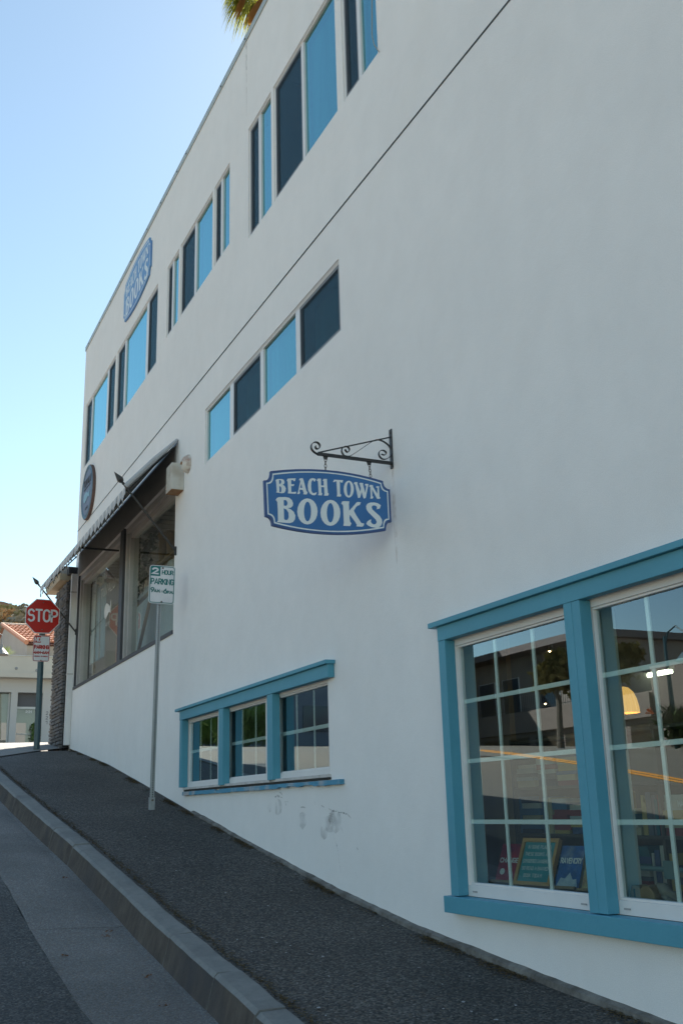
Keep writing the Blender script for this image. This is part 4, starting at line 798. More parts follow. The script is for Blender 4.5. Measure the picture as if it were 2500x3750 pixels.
# ------------------------------------------------------------------ ledger stone pier
st=thing('stone_pier',(-19.2,0,2.5),'dark grey stacked ledger stone pier at the corner next to the downspout','stone pier')
MB().box(-19.72,-18.625,-.115,.35,2.2,5.47).build('backing',pm('dark_backing',(.03,.03,.032),None,rough=.9),st)  # near-black backing seen in the gaps between stones
rr=random.Random(11); z=2.40; cnt=0
protos=[]
for k in range(24):
    L_=rr.uniform(.17,.42); h_=rr.choice((.045,.055,.065)); mb=MB(); j=lambda a:rr.uniform(-a,a)
    yo=-.045; P=[(0,0,0),(L_,0,0),(L_,0,h_),(0,0,h_)]
    F=[(.006,yo+j(.012),.007),(L_*.5,yo+j(.015),.004+j(.003)),(L_-.006,yo+j(.012),.005),(L_-.006,yo+j(.012),h_-.007),(L_*.55,yo+j(.015),h_-.006),(.006,yo+j(.012),h_-.007)]
    mb.add(P+F,[(0,1,6,5,4),(1,2,7,6),(2,3,9,8,7),(3,0,4,9),(4,5,8,9),(5,6,7,8)])
    protos.append((L_,h_,mb.mesh('stone',STONE[k%3])))
while z<5.40 and cnt<292:
    h=rr.choice((.045,.055,.065)); c_=[p for p in protos if p[1]==h]; x=-19.74+rr.uniform(-.05,0)
    while x<-18.66 and cnt<298:
        L_,_,me=rr.choice(c_)
        if x+L_>-18.61: 
            s_=(-18.612-x)/L_
            if s_<.15: break
        else: s_=1
        piece('stone',me,(x,-.114,z),st,scale=(s_*.985,1,1.0)); cnt+=1; x+=L_
    z+=h+.006
# end face stones, along the corner
for z in [2.5+.12*i for i in range(24)]: pass
cs=thing('entry_canopy',(-19.4,0,5.6),'beige soffit slab over the corner entrance behind the stone pier','canopy')
MB().box(-20.15,-18.73,-.28,2.0,5.475,5.60).build('soffit',pm('beige_soffit',(.42,.33,.22),(.36,.29,.20),4,.8),cs)
MB().box(-20.2,-18.73,-.30,2.0,5.60,5.74).build('fascia',pm('fascia_paint',(.30,.29,.28),None,rough=.7),cs)

# ------------------------------------------------------------------ two hour parking sign
ps=thing('parking_sign',(-11.54,-.36,1.38),'green and white 2 hour parking sign on a perforated steel post','parking sign')
bs=Vector((-11.54,-.378,1.30)); tp=Vector((-11.565,-.335,4.08))
def post(base,top,wd,name,mat,par,holes=True,hmat=DARK):
    d=(top-base); mb=MB(); h=wd/2
    V=[];
    for c in (base,top):
        for a,b_ in ((-h,-h),(h,-h),(h,h),(-h,h)): V.append(c+Vector((a,b_,0)))
    mb.add(V,[(0,1,5,4),(1,2,6,5),(2,3,7,6),(3,0,4,7),(0,3,2,1),(4,5,6,7)])
    o=mb.build(name,mat,par,bevel=.003)
    if holes:
        hb=MB(); L_=d.length; dn=d.normalized(); nh=int(L_/.0254)
        for k in range(3,nh-1):
            c=base+dn*(k*.0254)
            for nv,uv in ((Vector((1,0,0)),Vector((0,1,0))),(Vector((0,-1,0)),Vector((1,0,0)))):
                cc=c+nv*(h+.0006)
                hb.add([cc+uv*.0078*math.cos(q*math.pi/3)+dn*.0078*math.sin(q*math.pi/3) for q in range(6)],[tuple(range(6))])
        ho=hb.build('punched_holes',hmat,par); ho['kind']='stuff'
    return o
post(bs,tp,.044,'post',GALV,ps)
post(Vector((-11.54,-.379,1.28)),Vector((-11.541,-.376,1.50)),.060,'anchor_sleeve',GALV,ps,False)
MB().lathe([(0,.012),(.011,.01),(.012,0)],(-11.508,-.376,1.47),(1,0,0),10).build('bolt',CHAIN,ps)
MB().box(-11.50,-11.44,-.43,-.33,1.375,1.383).build('base_tab',GALV,ps) if False else None
XP=-11.535+.027
def rrect(w_,h_,r,n=5):
    P=[]
    for cx,cz,a0 in ((w_-r,h_-r,0),(r,h_-r,90),(r,r,180),(w_-r,r,270)):
        for i in range(n+1):
            a=math.radians(a0+90*i/n); P.append((cx+r*math.cos(a),cz+r*math.sin(a)))
    return P
th=.006; X1,Y0,Z0,Wd,Hd=XP,-.481,3.672,.305,.457
pu=Vector((0,1,0)).normalized(); rot=math.radians(-1.2)
ux=Vector((.05,math.cos(rot),math.sin(rot))).normalized(); uz=Vector((0,-math.sin(rot),math.cos(rot))); nv=ux.cross(uz).normalized()
O=Vector((XP+.004,-.486,3.680))
mb=MB(); mb.prism(rrect(Wd,Hd,.037),O,ux,uz,nv*.003); mb.build('plate',RETRO,ps)
mp=lambda d:(lambda p:O+ux*p[0]+uz*p[1]+nv*(.003+d))
def ring(w_,h_,r,ins,t):
    a=[(p[0]+ins,p[1]+ins) for p in rrect(w_-2*ins,h_-2*ins,max(r-ins,.004))]; i2=ins+t
    b_=[(p[0]+i2,p[1]+i2) for p in rrect(w_-2*i2,h_-2*i2,max(r-i2,.003))]; return [a,b_]
poly_mesh('border',ring(Wd,Hd,.037,.008,.0085),mp(.0012),GRN,ps)
sq=[(.011,.328),(.128,.328),(.128,.445),(.04,.445),(.022,.437),(.011,.42)]
poly_mesh('number_field',[sq],mp(.0006),GRN,ps)
T=lambda s,x,y,h,w_,st_,mat,nm='lettering':text(nm,ps,mat,s,O+ux*x+uz*y+nv*.0045,ux,uz,nv,h,w_,st_)
T('2',.036,.346,.084,.062,.020,RETRO); T('HOUR',.150,.348,.058,.128,.011,GRN)
T('PARKING',.024,.226,.075,.262,.0130,GRN)
T('9',.026,.128,.064,.034,.0135,GRN); T('A.M.',.066,.131,.038,.066,.0105,GRN); T('TO',.143,.135,.020,.023,.003,GRN); T('6',.176,.122,.064,.036,.0135,GRN); T('P.M.',.220,.124,.038,.064,.0095,GRN)
for u_,v_ in ((.155,.428),(.155,.022)):
    MB().lathe([(0,.005),(.009,.0045),(.012,0)],tuple(O+ux*u_+uz*v_+nv*.004),tuple(nv),12).build('screw_head',CHAIN,ps)
# ------------------------------------------------------------------ stop sign with no parking plate
ss=thing('stop_sign',(-18.4,-.57,2.45),'red octagonal STOP sign above a no parking plate on a dark green post','stop sign')
XS=-18.40; kf=18.4/17.774
def sY(y): return (y+3.45)*kf-3.45
def sZ(z): return (z-1.35)*kf+1.35
pb=Vector((XS-.02,sY(-.672),2.30)); pt=Vector((XS-.02,sY(-.69),4.93))
mb=MB().tube([pb,pt],.052,8); mb.build('post',GREENP,ss)
mb=MB(); mb.box(XS-.05,XS+.06,sY(-.672)-.06,sY(-.672)+.06,2.36,2.425); mb.build('post_foot',pm('foot_grime',(.10,.09,.06),(.06,.06,.05),30,.9),ss)
oc=[(-.821,4.898),(-.58,4.893),(-.419,4.734),(-.42,4.477),(-.575,4.307),(-.823,4.306),(-.989,4.479),(-.989,4.729)]
oc=[(sY(a),sZ(b)) for a,b in oc]; cx_=sum(p[0] for p in oc)/8; cz_=sum(p[1] for p in oc)/8
def scl(k): return [(cx_+(p[0]-cx_)*k,cz_+(p[1]-cz_)*k) for p in oc]
mb=MB(); mb.prism(oc,(XS+.05,0,0),(0,1,0),(0,0,1),(.004,0,0)); mb.build('plate',RETRO,ss)
poly_mesh('red_face',[scl(.955)],lambda p:(XS+.0548,p[0],p[1]),RED,ss)
text('lettering',ss,RETRO,'STOP',(XS+.0556,cx_-.243,cz_-.108),(0,1,0),(0,-.02,1),(1,0,0),.235,.495,.034,gap=.18)
for z in (.245,-.24): MB().lathe([(0,.006),(.01,.005),(.012,0)],(XS+.056,cx_,cz_+z),(1,0,0),8).build('screw_head',CHAIN,ss)
nY0,nY1,nZ0,nZ1=sY(-.832),sY(-.556),sZ(3.829),sZ(4.27); nW,nH=nY1-nY0,nZ1-nZ0
O2=Vector((XS+.05,nY0,nZ0)); uy=Vector((0,1,0)); uz2=Vector((0,0,1)); nx=Vector((1,0,0))
pl=MB(); pl.prism(rrect(nW,nH,.035),O2,uy,uz2,(.003,0,0)); pl.build('plate',RETRO,ss)
mp2=lambda d:(lambda p:O2+uy*p[0]+uz2*p[1]+nx*(.003+d))
poly_mesh('border',ring(nW,nH,.035,.005,.010),mp2(.0012),NPRED,ss)
poly_mesh('red_field',[[(.009,nH*.72),(nW*.44,nH*.72),(nW*.44,nH-.009),(.03,nH-.009),(.012,nH-.025)]],mp2(.0006),NPRED,ss)
T2=lambda s,x,y,h,w_,st_,mat:text('lettering',ss,mat,s,O2+uy*x+uz2*y+nx*.0046,uy,uz2,nx,h,w_,st_)
T2('NO',.026,nH*.755,.082,.094,.020,RETRO); T2('PARKING',.024,nH*.475,.074,.240,.017,NPRED); T2('4AM-6AM',.020,nH*.285,.055,.25,.014,NPRED); T2('MONDAY TO FRIDAY',.03,nH*.175,.022,.23,.006,NPRED)
MB().lathe([(0,.006),(.009,.005),(.011,0)],(XS+.054,(nY0+nY1)/2,nZ0+.02),(1,0,0),8).build('screw_head',CHAIN,ss)
MB().box(XS-.07,XS+.03,pt.y-.03,pt.y+.03,nZ1-.03,nZ1+.05).build('clamp',CHAIN,ss)
# ------------------------------------------------------------------ things behind the bookshop glass
def book(label,cx,cy,z0,w_,h_,lean,yaw,mat,spread=.028,name='book',cat='book'):
    t=thing(name,(cx,cy,z0),label,cat)
    M=Matrix.Translation((cx,cy,z0))@Matrix.Rotation(yaw,4,'Z')@Matrix.Rotation(-lean,4,'X')
    f=lambda p:tuple(M@Vector(p))
    def bx_(a,b_,c_,d,e,g): 
        q=MB().box(a,b_,c_,d,e,g); q.v=[f(v) for v in q.v]; return q
    bx_(-w_/2,w_/2,-spread/2,-spread/2+.003,0,h_).build('cover',mat,t)
    bx_(-w_/2+.004,w_/2-.004,-spread/2+.0035,spread/2-.003,.004,h_-.004).build('pages',pm('paper',(.55,.50,.38),None,rough=.9) if 'paper' not in MT else MT['paper'],t)
    bx_(-w_/2,w_/2,spread/2-.0025,spread/2,0,h_).build('back_cover',mat,t)
    O=M@Vector((-w_/2,-spread/2-.0005,0)); U_=(M.to_3x3()@Vector((1,0,0))); V_=(M.to_3x3()@Vector((0,0,1))); N_=(M.to_3x3()@Vector((0,-1,0)))
    return t,O,U_,V_,N_,M
def stand(cx,cy,z0,w_,h_,M,k):
    s=thing('easel',(cx,cy,z0),k,'book stand')
    q=MB().box(-w_/2,w_/2,.03,.045,-.0,h_*.8); q.box(-w_/2-.01,w_/2+.01,-.05,.045,-.02,-.004)
    q.v=[tuple(M@Vector(v)) for v in q.v]; q.build('back_board',WOOD,s)
YW=math.radians(14)
REDB=pm('red_cover',(.5,.04,.055),(.18,.02,.06),18,.4); BLUB=pm('blue_cover',(.025,.13,.42),(.02,.06,.16),12,.4,c3=(.45,.50,.55),scale3=5); YELB=pm('yellow_cover',(.46,.42,.16),(.30,.12,.08),22,.4)
WTX=pm('cover_lettering',(.75,.75,.75),None)
t,O,U_,V_,N_,M=book('red paperback with white title leaning at the far left of the bookshop window',-5.60,.27,.875,.165,.235,.42,YW,REDB)
text('lettering',t,WTX,'CHANGE',O+U_*.012+V_*.115+N_*.0015,U_,V_,N_,.032,.145,.006)
q=MB().lathe([(0,.002),(.019,.002),(.02,0)],tuple(O+U_*.045+V_*.06+N_*.0005),tuple(N_),14); q.build('seal',WTX,t)
stand(-5.60,.28,.865,.15,.22,M,'wooden stand behind the red paperback in the bookshop window')
fr=thing('framed_notice',(-5.30,.26,.868),'oak framed teal chalk notice about banned books standing in the bookshop window','sign')
M=Matrix.Translation((-5.31,.255,.868))@Matrix.Rotation(YW*.7,4,'Z')@Matrix.Rotation(-.42,4,'X')
def mbx(M,*b_): q=MB().box(*b_); q.v=[tuple(M@Vector(v)) for v in q.v]; return q
TEALB=pm('teal_chalk_panel',(.055,.28,.32),(.06,.31,.35),6,.8); OAK=pm('oak_frame',(.60,.32,.10),(.48,.25,.08),10,.5)
q=MB()
for b_ in ((-.15,.15,-.015,.015,0,.022),(-.15,.15,-.015,.015,.263,.285),(-.15,-.128,-.0149,.0149,.022,.263),(.128,.15,-.0149,.0149,.022,.263)): q.box(*b_)
q.v=[tuple(M@Vector(v)) for v in q.v]; q.build('frame',OAK,fr)
mbx(M,-.128,.128,-.004,.004,.022,.263).build('panel',TEALB,fr)
R3=M.to_3x3()
for i,(s,x,w_) in enumerate((('IN SOME PLACES',-.095,.19),('THESE BOOKS ARE',-.11,.215),('CONSIDERED DANGEROUS',-.115,.23),('SO READ A BANNED',-.11,.215),('BOOK TODAY!',-.085,.15))):
    text('lettering',fr,WTX,s,M@Vector((x,-.0052,.222-.043*i)),R3@Vector((1,0,0)),R3@Vector((0,0,1)),R3@Vector((0,-1,0)),.022,w_,.0028)
t,O,U_,V_,N_,M=book('blue paperback titled RAVENCRY with a snowy peak, on a stand beside the teal notice',-4.985,.27,.872,.165,.24,.42,YW,BLUB)
text('lettering',t,WTX,'RAVENCRY',O+U_*.010+V_*.135+N_*.0015,U_,V_,N_,.034,.148,.006)
flat('snow_peak',[(0.006,.006),(.155,.006),(.14,.05),(.115,.045),(.09,.085),(.06,.05),(.03,.055)],tuple(O+N_*.0006),tuple(U_),tuple(V_),tuple(N_),pm('snow',(.5,.55,.6),(.3,.38,.5),30),t,.0008)
stand(-4.985,.28,.865,.15,.22,M,'wooden stand behind the blue paperback in the bookshop window')
t,O,U_,V_,N_,M=book('yellow patterned book half hidden by the blue casing of the bookshop window',-4.75,.27,.872,.165,.22,.42,YW,YELB)
stand(-4.75,.28,.865,.15,.2,M,'wooden stand under the yellow patterned book')
# shelves of books behind
rr=random.Random(21)
sh=thing('bookcase',(-4.2,.8,.85),'low dark bookcase packed with upright and stacked books behind the shop window','bookcase')
mb=MB()
for z in (.848,1.13,1.42,1.72): mb.box(-5.93,-1.7,.60,.84,z,z+.018)
for x in (-5.95,-4.55,-3.15,-1.72): mb.box(x,x+.02,.60,.845,.85,1.75)
mb.box(-5.93,-1.7,.845,.855,.85,1.75); mb.build('carcass',pm('dark_shelf',(.12,.09,.07),(.08,.065,.05),5,.6),sh)
bc=[(.04,.07,.16),(.35,.30,.20),(.30,.33,.33),(.03,.03,.05),(.22,.04,.04),(.05,.12,.22),(.40,.38,.34),(.10,.10,.12),(.34,.25,.08),(.02,.10,.12)]
BM=[pm('book_cloth_%s'%n,tuple(min(.8,v*1.15) for v in c)) for n,c in zip(('navy','cream','grey','black','maroon','blue','ivory','charcoal','ochre','teal'),bc)]
ub=MB().box(0,1,0,1,0,1)
ubm=[ub.mesh('book',m_) for m_ in BM]
shelf_books=[]
for z,top in ((.867,.23),(1.149,.24),(1.439,.24)):
    x=-5.9
    while x<-1.8:
        if rr.random()<.18:
            ww=rr.uniform(.16,.22); zz=z
            for k in range(rr.randint(4,7)):
                hh=rr.uniform(.02,.045)
                if zz+hh>z+.25: break
                shelf_books.append((x,.605+rr.uniform(0,.02),zz,ww*rr.uniform(.85,1),.14,hh,rr.randrange(10))); zz+=hh
            x+=ww+.01
        else:
            tt=rr.uniform(.018,.045); pal=(1,2,6,8,0) if z<1 else tuple(range(10))
            shelf_books.append((x,.605+rr.uniform(0,.03),z,tt*.96,.15,rr.uniform(.17,top),rr.choice(pal))); x+=tt
for (x,y,z,a,b_,c_,k) in shelf_books[:280]:
    o=bpy.data.objects.new('book',ubm[k]); COL.objects.link(o); o.location=(x,y,z); o.scale=(a,b_,c_)
    sh_='lowest' if z<1.1 else ('middle' if z<1.4 else 'top'); cn=('navy','cream','grey','black','maroon','blue','ivory','charcoal','ochre','teal')[k]; lt='left bay' if x<-4.55 else ('middle bay' if x<-3.15 else 'right bay')
    tag(o,'%s book %s on the %s shelf of the dark bookcase, %s'%(cn,'lying flat' if a>.1 else 'upright',sh_,lt),'book','books on the bookcase')
text('lettering',sh,WTX,'MARCH',(-4.40,.600,1.30),(1,0,0),(0,0,1),(0,-1,0),.03,.10,.005)
rl=thing('guard_rail',(-4,.5,1.0),'grey tubular guard rail running behind the items in the bookshop window','rail')
MB().tube([(-5.72,.50,.985),(-1.7,.50,.985)],.013,8).build('tube',TEALM,rl)
mb=MB()
for x in (-5.70,-4.40,-3.03): mb.box(x-.02,x+.05,.47,.485,.94,1.03)
mb.build('wall_bracket',TEALM,rl)
bgk=thing('wooden_box',(-4.37,.22,.846),'small curved wooden box with lid at the left of the second bookshop light','wooden box')
q=MB(); q.prism([(0,0),(.20,0),(.205,.06),(.17,.098),(.12,.103),(.10,.085),(.05,.10),(.02,.095),(.0,.05)],(-4.285,.115,.846),(.88,0,0),(0,0,.92),(0,.08,0)); q.build('body',WOOD,bgk,bevel=.006)
q=MB(); q.box(-4.245,-4.238,.111,.115,.87,.92); q.build('handle_slot',DARK,bgk)
dr=thing('driftwood',(-4.2,.22,.85),'grey knotted driftwood lying beside the wooden box in the window','driftwood')
MB().tube([(-4.09,.13,.95),(-4.05,.13,.93),(-4.02,.14,.905),(-3.97,.15,.88),(-3.86,.16,.872)],[.008,.03,.022,.026,.012],7).build('branch',pm('driftwood_grey',(.26,.24,.20),(.15,.13,.11),20,.9,.6,30),dr,smooth=True)
MB().tube([(-4.06,.13,.90),(-4.0,.12,.875),(-3.93,.13,.86)],[.012,.02,.008],7).build('branch',MT['driftwood_grey'],dr,smooth=True)
# pendant lamp
pl=thing('pendant_lamp',(-7.1,2.85,2.2),'lit amber ribbed pendant lamp glowing inside the bookshop','lamp')
cx,cy=-7.05,2.6
AMB=bpy.data.materials.new('amber_glass'); AMB.use_nodes=True; b_=AMB.node_tree.nodes['Principled BSDF']
b_.inputs['Base Color'].default_value=(.70,.38,.08,1); b_.inputs['Emission Color'].default_value=(1.0,.55,.14,1); b_.inputs['Emission Strength'].default_value=.30; b_.inputs['Roughness'].default_value=.3
cx,cy,cz=-5.165,.95,1.868
mb=MB(); n=36
prof=[(.015,.165),(.038,.158),(.064,.13),(.08,.085),(.088,.04),(.091,0)]
for r,h in prof:
    for k in range(n):
        rr_=r*(1+.07*(k%2)); a=2*math.pi*k/n; mb.v.append((cx+rr_*math.cos(a),cy+rr_*math.sin(a),cz+h))
for i in range(len(prof)-1):
    for k in range(n): mb.f.append((i*n+k,i*n+(k+1)%n,(i+1)*n+(k+1)%n,(i+1)*n+k)); mb.mi.append(0)
pl.location=(cx,cy,cz)
mb.build('shade',AMB,pl); MB().lathe([(0,.015),(.02,.03),(.024,.055),(.016,.08),(0,.095)],(cx,cy,cz),(0,0,1),12).build('bulb',emis('warm_bulb',(1,.72,.38),9),pl)
MB().tube([(cx,cy,cz+.2),(cx,cy,3.2)],.004,6).build('cord',IRON,pl)
WARM=emis('spot_glow',(1,.62,.3),14); TUBE=emis('fluorescent_tube',(.98,1,.80),2.2)
tubes=[((-9.2,3.0,2.41),(-6.9,3.0,2.41),'long fluorescent tube lit inside the bookshop, the one nearer the uphill pane'),((-6.75,3.2,2.62),(-4.4,3.2,2.62),'long fluorescent tube lit inside the bookshop, the one behind the second light')]
for a,b_,lb in tubes:
    f=thing('fluorescent_light',a,lb,'light','fluorescent lights in the bookshop')
    MB().tube([a,b_],.018,8).build('tube',TUBE,f); MB().box(a[0],b_[0],a[1]-.04,a[1]+.04,a[2]+.02,a[2]+.06).build('housing',VINYL,f)
for i,(x,y,z) in enumerate(((-5.95,1.0,2.38),(-6.05,1.0,2.02),(-5.85,1.4,2.75))):
    f=thing('spot_lamp',(x,y,z),('tiny warm spot lamp near the top of the uphill bookshop pane','tiny warm spot lamp in the second row of the uphill bookshop pane','tiny warm spot lamp high behind the second bookshop light')[i],'spot lamp','spot lamps in the bookshop')
    MB().lathe([(0,-.012),(.012,0),(0,.012)],(x,y,z),(0,0,1),8).build('bulb',WARM,f); MB().lathe([(.018,-.005),(.02,.03),(.0,.04)],(x,y,z),(0,0,1),8).build('cap',IRON,f)
# things in the left shop
CLOTH=pm('white_cloth',(.62,.66,.70),(.52,.57,.62),2,.9)
cu=thing('white_curtain',(-17.9,.7,3.5),'white ribbed curtain hanging behind the far pane of the awning shop','curtain')
mb=MB(); n=60
for i in range(n+1):
    x=-18.5+1.15*i/n; y=.27+.03*math.sin(i*.95)
    mb.v+= [(x,y,5.35-.05*(i%4==0)),(x,y+.01,3.9)]
for i in range(n):
    if i%10 in (4,5): continue
    mb.f.append((2*i,2*i+1,2*i+3,2*i+2)); mb.mi.append(0)
mb.build('cloth',CLOTH,cu)
wc=thing('white_throw',(-13.6,.6,3.5),'white scalloped cloth draped over furniture behind the near pane of the awning shop','throw')
mb=MB(); n=40
for i in range(n+1):
    x=-17.0+2.95*i/n; t_=i/n
    mb.v+= [(x,.55+.02*math.sin(i),4.55+.35*t_**.7+.035*abs(math.sin(i*.8))),(x,.50+.03*math.sin(i*1.3),3.45)]
for i in range(n): mb.f.append((2*i,2*i+1,2*i+3,2*i+2)); mb.mi.append(0)
mb.build('cloth',CLOTH,wc)
wf=thing('easel',(-13.6,.42,3.5),'pale bare wooden frame with diagonal brace leaning in the shop window','frame')
mb=MB()
mb.tube([(-15.6,.30,4.36),(-14.1,.34,4.52)],.028,6); mb.tube([(-15.55,.30,4.34),(-15.2,.28,3.5)],.028,6); mb.build('rail',pm('pale_wood',(.48,.38,.27),(.42,.32,.22),7,.6),wf)
MB().tube([(-15.15,.33,3.7),(-14.5,.34,4.45)],.026,6).build('diagonal_brace',pm('tan_wood',(.42,.27,.16),None,rough=.6),wf)
pt_=thing('potted_plant',(-14.3,1.0,3.6),'dark leafy houseplant growing behind the near pane of the awning shop','plant')
LEAF=pm('dark_leaf',(.035,.05,.03),(.06,.085,.05),6,.6)
rr=random.Random(4)
mb=MB().tube([(-16.2,.62,3.6),(-16.2,.62,4.5),(-15.6,.5,5.1),(-15.1,.5,5.5)],.012,6); mb.build('stem',IRON,pt_)
mb=MB()
for i in range(230):
    t_=rr.random(); c_=Vector((-16.3+1.2*t_+rr.gauss(0,.15*(1.3-t_)),.48+rr.gauss(0,.07),4.7+.8*t_+rr.gauss(0,.18*(1.25-t_))))
    a=Vector((rr.gauss(0,1),rr.gauss(0,1),rr.gauss(0,1))).normalized(); b_=a.orthogonal().normalized(); s=.055
    mb.add([c_-a*s,c_+b_*s*.45,c_+a*s,c_-b_*s*.45],[(0,1,2,3)])
mb.build('foliage',LEAF,pt_)
MB().lathe([(0,0),(.13,0),(.17,.28),(.15,.28),(0,.26)],(-16.2,.62,3.35),(0,0,1),16).build('pot',pm('clay',(.30,.15,.09),None),pt_)
bt=thing('wooden_candlesticks',(-12.9,.8,4.4),'two turned wooden candlesticks standing on a shelf above the white throw','candlesticks')
for x,h in ((-14.75,.5),(-14.3,.42)):
    MB().lathe([(0,0),(.09,0),(.09,.04),(.05,.07),(.06,.2),(.055,h-.1),(.08,h-.05),(.07,h),(0,h)],(x,.55,4.93),(0,0,1),14).build('candlestick',WOOD,bt)
MB().box(-15.1,-13.8,.45,.75,4.90,4.928).build('shelf',WOOD,bt)
ar=thing('iron_arch',(-13.4,1.1,4.5),'thin dark iron hoop standing inside the awning shop','iron frame')
MB().tube([(-16.0,.6,4.9)]+[(-15.3-.7*math.cos(a),.6,5.25+.22*math.sin(a)) for a in [k*math.pi/8 for k in range(9)]]+[(-14.6,.6,4.9)],.014,6).build('hoop',IRON,ar)
# name and whale on the shop glass
dc=thing('window_decal',(-16,.12,4.7),'white lettering and whale silhouette stuck on the far pane of the awning shop','window lettering')
GL2=pm('decal_grey',(.42,.42,.40),None); GW=pm('decal_white',(.62,.62,.60),None)
text('lettering',dc,GL2,'TUVALU',(-17.0,.118,4.80),(1,0,0),(0,0,1),(0,-1,0),.17,1.05,.018)
flat('whale',[(p[0]*.9,p[1]*1.4) for p in whale],(-16.45,.1185,4.50),(1,0,0),(0,0,1),(0,-1,0),GW,dc,.001)
text('lettering',dc,GL2,'HOME',(-16.55,.118,4.26),(1,0,0),(0,0,1),(0,-1,0),.05,.3,.008)

# ------------------------------------------------------------------ building 221 across the cross street
BX=-62.0
STW=pm('cream_stucco',(.58,.54,.47),(.52,.48,.42),.6,.85,.2,30); STG=pm('greige_stucco',(.42,.38,.34),(.37,.335,.30),.5,.85,.2,30)
W_=pm('storefront_white',(.62,.62,.60),None,rough=.5)
b2=thing('storefront_building',(BX,2,5.37),'low cream storefront numbered 221 across the side street','building')
mb=MB()
mb.box(BX-14,BX-.9,-3.4,16,4.6,9.26)
mb.build('wall',STG,b2)
MB().box(BX-14,BX+.6,-3.4,16,9.262,10.22).build('parapet',STW,b2)
MB().box(BX-14,BX+.66,-3.45,16.05,10.222,10.26).build('coping',W_,b2)
MB().box(BX-.9,BX+.75,-3.4,16,8.975,9.258).build('canopy',STW,b2)
mb=MB()
for y0,y1,z0,z1 in ((4.64,5.01,4.9,8.2),(6.43,7.4,4.9,8.974),(4.64,6.43,8.2,8.974),(-3.2,4.64,8.2,8.974),(-3.2,-2.6,4.9,8.2),(7.4,16,4.9,8.974)):
    mb.box(BX-.899,BX-.001,y0,y1,z0,z1)
mb.build('pier',pm('pier_paint',(.50,.48,.46),None,rough=.8),b2)
mb=MB(); mb.box(BX-.5,BX-.45,5.01,6.43,7.30,7.42); mb.box(BX-.5,BX-.44,5.01,5.07,5.3,7.30); mb.box(BX-.5,BX-.44,6.32,6.43,5.3,7.30); mb.box(BX-.5,BX-.45,5.01,6.43,5.3,5.40); mb.box(BX-.46,BX-.42,5.10,6.3,5.84,5.88)
dr_=mb.build('door',W_,b2)
MB().box(BX-.52,BX-.51,5.07,6.32,5.38,7.30).build('pane',GLASSS,dr_)
MB().box(BX-.53,BX-.50,5.01,6.43,7.42,8.2).build('transom',pm('transom_grey',(.10,.10,.11),None,rough=.6),b2)
wn=MB().box(BX-.5,BX-.46,4.56,4.64,5.3,8.2).build('shop_window',W_,b2)
MB().box(BX-.52,BX-.51,-2.6,4.6,5.5,8.2).build('pane',GLASSS,wn)
MB().box(BX-3,BX-2.9,-3,15,5,9).build('back_room',DARK2,b2)
text('number',dr_,W_,'221',(BX-.44,5.55,7.05),(0,1,0),(0,0,1),(1,0,0),.16,.36,.04)
for i,s_ in enumerate('221'): text('number',b2,MT['transom_grey'],s_,(BX+.003,6.66,6.93-.27*i),(0,1,0),(0,0,1),(1,0,0),.20,.11,.03)
for y,z in ((4.75,9.5),(5.9,9.42)): MB().lathe([(0,.05),(.06,.04),(.09,0)],(BX+.601,y,z),(1,0,0),12).build('vent_cap',pm('vent_cap_grey',(.3,.3,.3),None) if 'vent_cap_grey' not in MT else MT['vent_cap_grey'],b2)
pp=thing('potted_shrub',(BX-.2,6.15,5.3),'small green shrub standing by the door numbered 221','shrub')
mb=MB(); rr=random.Random(8)
for i in range(200):
    c_=Vector((BX-.15+rr.gauss(0,.12),6.12+rr.gauss(0,.11),5.45+1.0*rr.random())); a=Vector((rr.gauss(0,1),rr.gauss(0,1),rr.gauss(0,1))).normalized()*.1; b_=a.orthogonal()*.4
    mb.add([c_-a,c_+b_,c_+a,c_-b_],[(0,1,2,3)])
GRNL=pm('green_leaf',(.07,.13,.025),(.11,.16,.04),3,.6)
mb.build('foliage',GRNL,pp)
# tiled house behind it
EV=Vector((-64.0,5.55,11.40)); PK=Vector((-76.0,5.55,14.45)); Y1=16
th_=thing('tiled_house',(-70,9,9),'beige house with a terracotta tiled gable roof behind the storefront','house')
mb=MB(); zb=8.0
mb.add([(-64.3,5.7,zb),(-87.7,5.7,zb),(-87.7,5.7,11.3),(-76,5.7,14.3),(-64.3,5.7,11.3),(-64.3,Y1,zb),(-87.7,Y1,zb),(-87.7,Y1,11.3),(-76,Y1,14.3),(-64.3,Y1,11.3)],[(0,4,3,2,1),(5,6,7,8,9),(0,5,9,4)])
mb.build('wall',pm('beige_wall',(.40,.35,.30),(.36,.31,.265),.8,.9),th_)
TL=[pm('terracotta_%s'%n,a,b_,4,.8) for n,a,b_ in (('orange',(.46,.20,.11),(.38,.155,.085)),('pink',(.50,.25,.16),(.43,.20,.12)),('brown',(.36,.16,.095),(.42,.19,.12)))]
sl_=(PK-EV); L_=sl_.length; dn=sl_.normalized(); side=Vector((0,1,0)); nrm=side.cross(dn)*-1
if nrm.z<0: nrm=-nrm
rf=MB(); rf.add([EV-dn*.2-nrm*.02,PK-nrm*.02,PK+side*(Y1-5.4)-nrm*.02,EV-dn*.2+side*(Y1-5.4)-nrm*.02],[(0,1,2,3)]); rf.add([PK,(-88,5.5,11.4),(-88,Y1,11.4),(-76,Y1,14.45)],[(0,1,2,3)])
roof=rf.build('roof',TL[2],th_)
rows=9; rl_=L_/rows; cw=.24
tms=[]
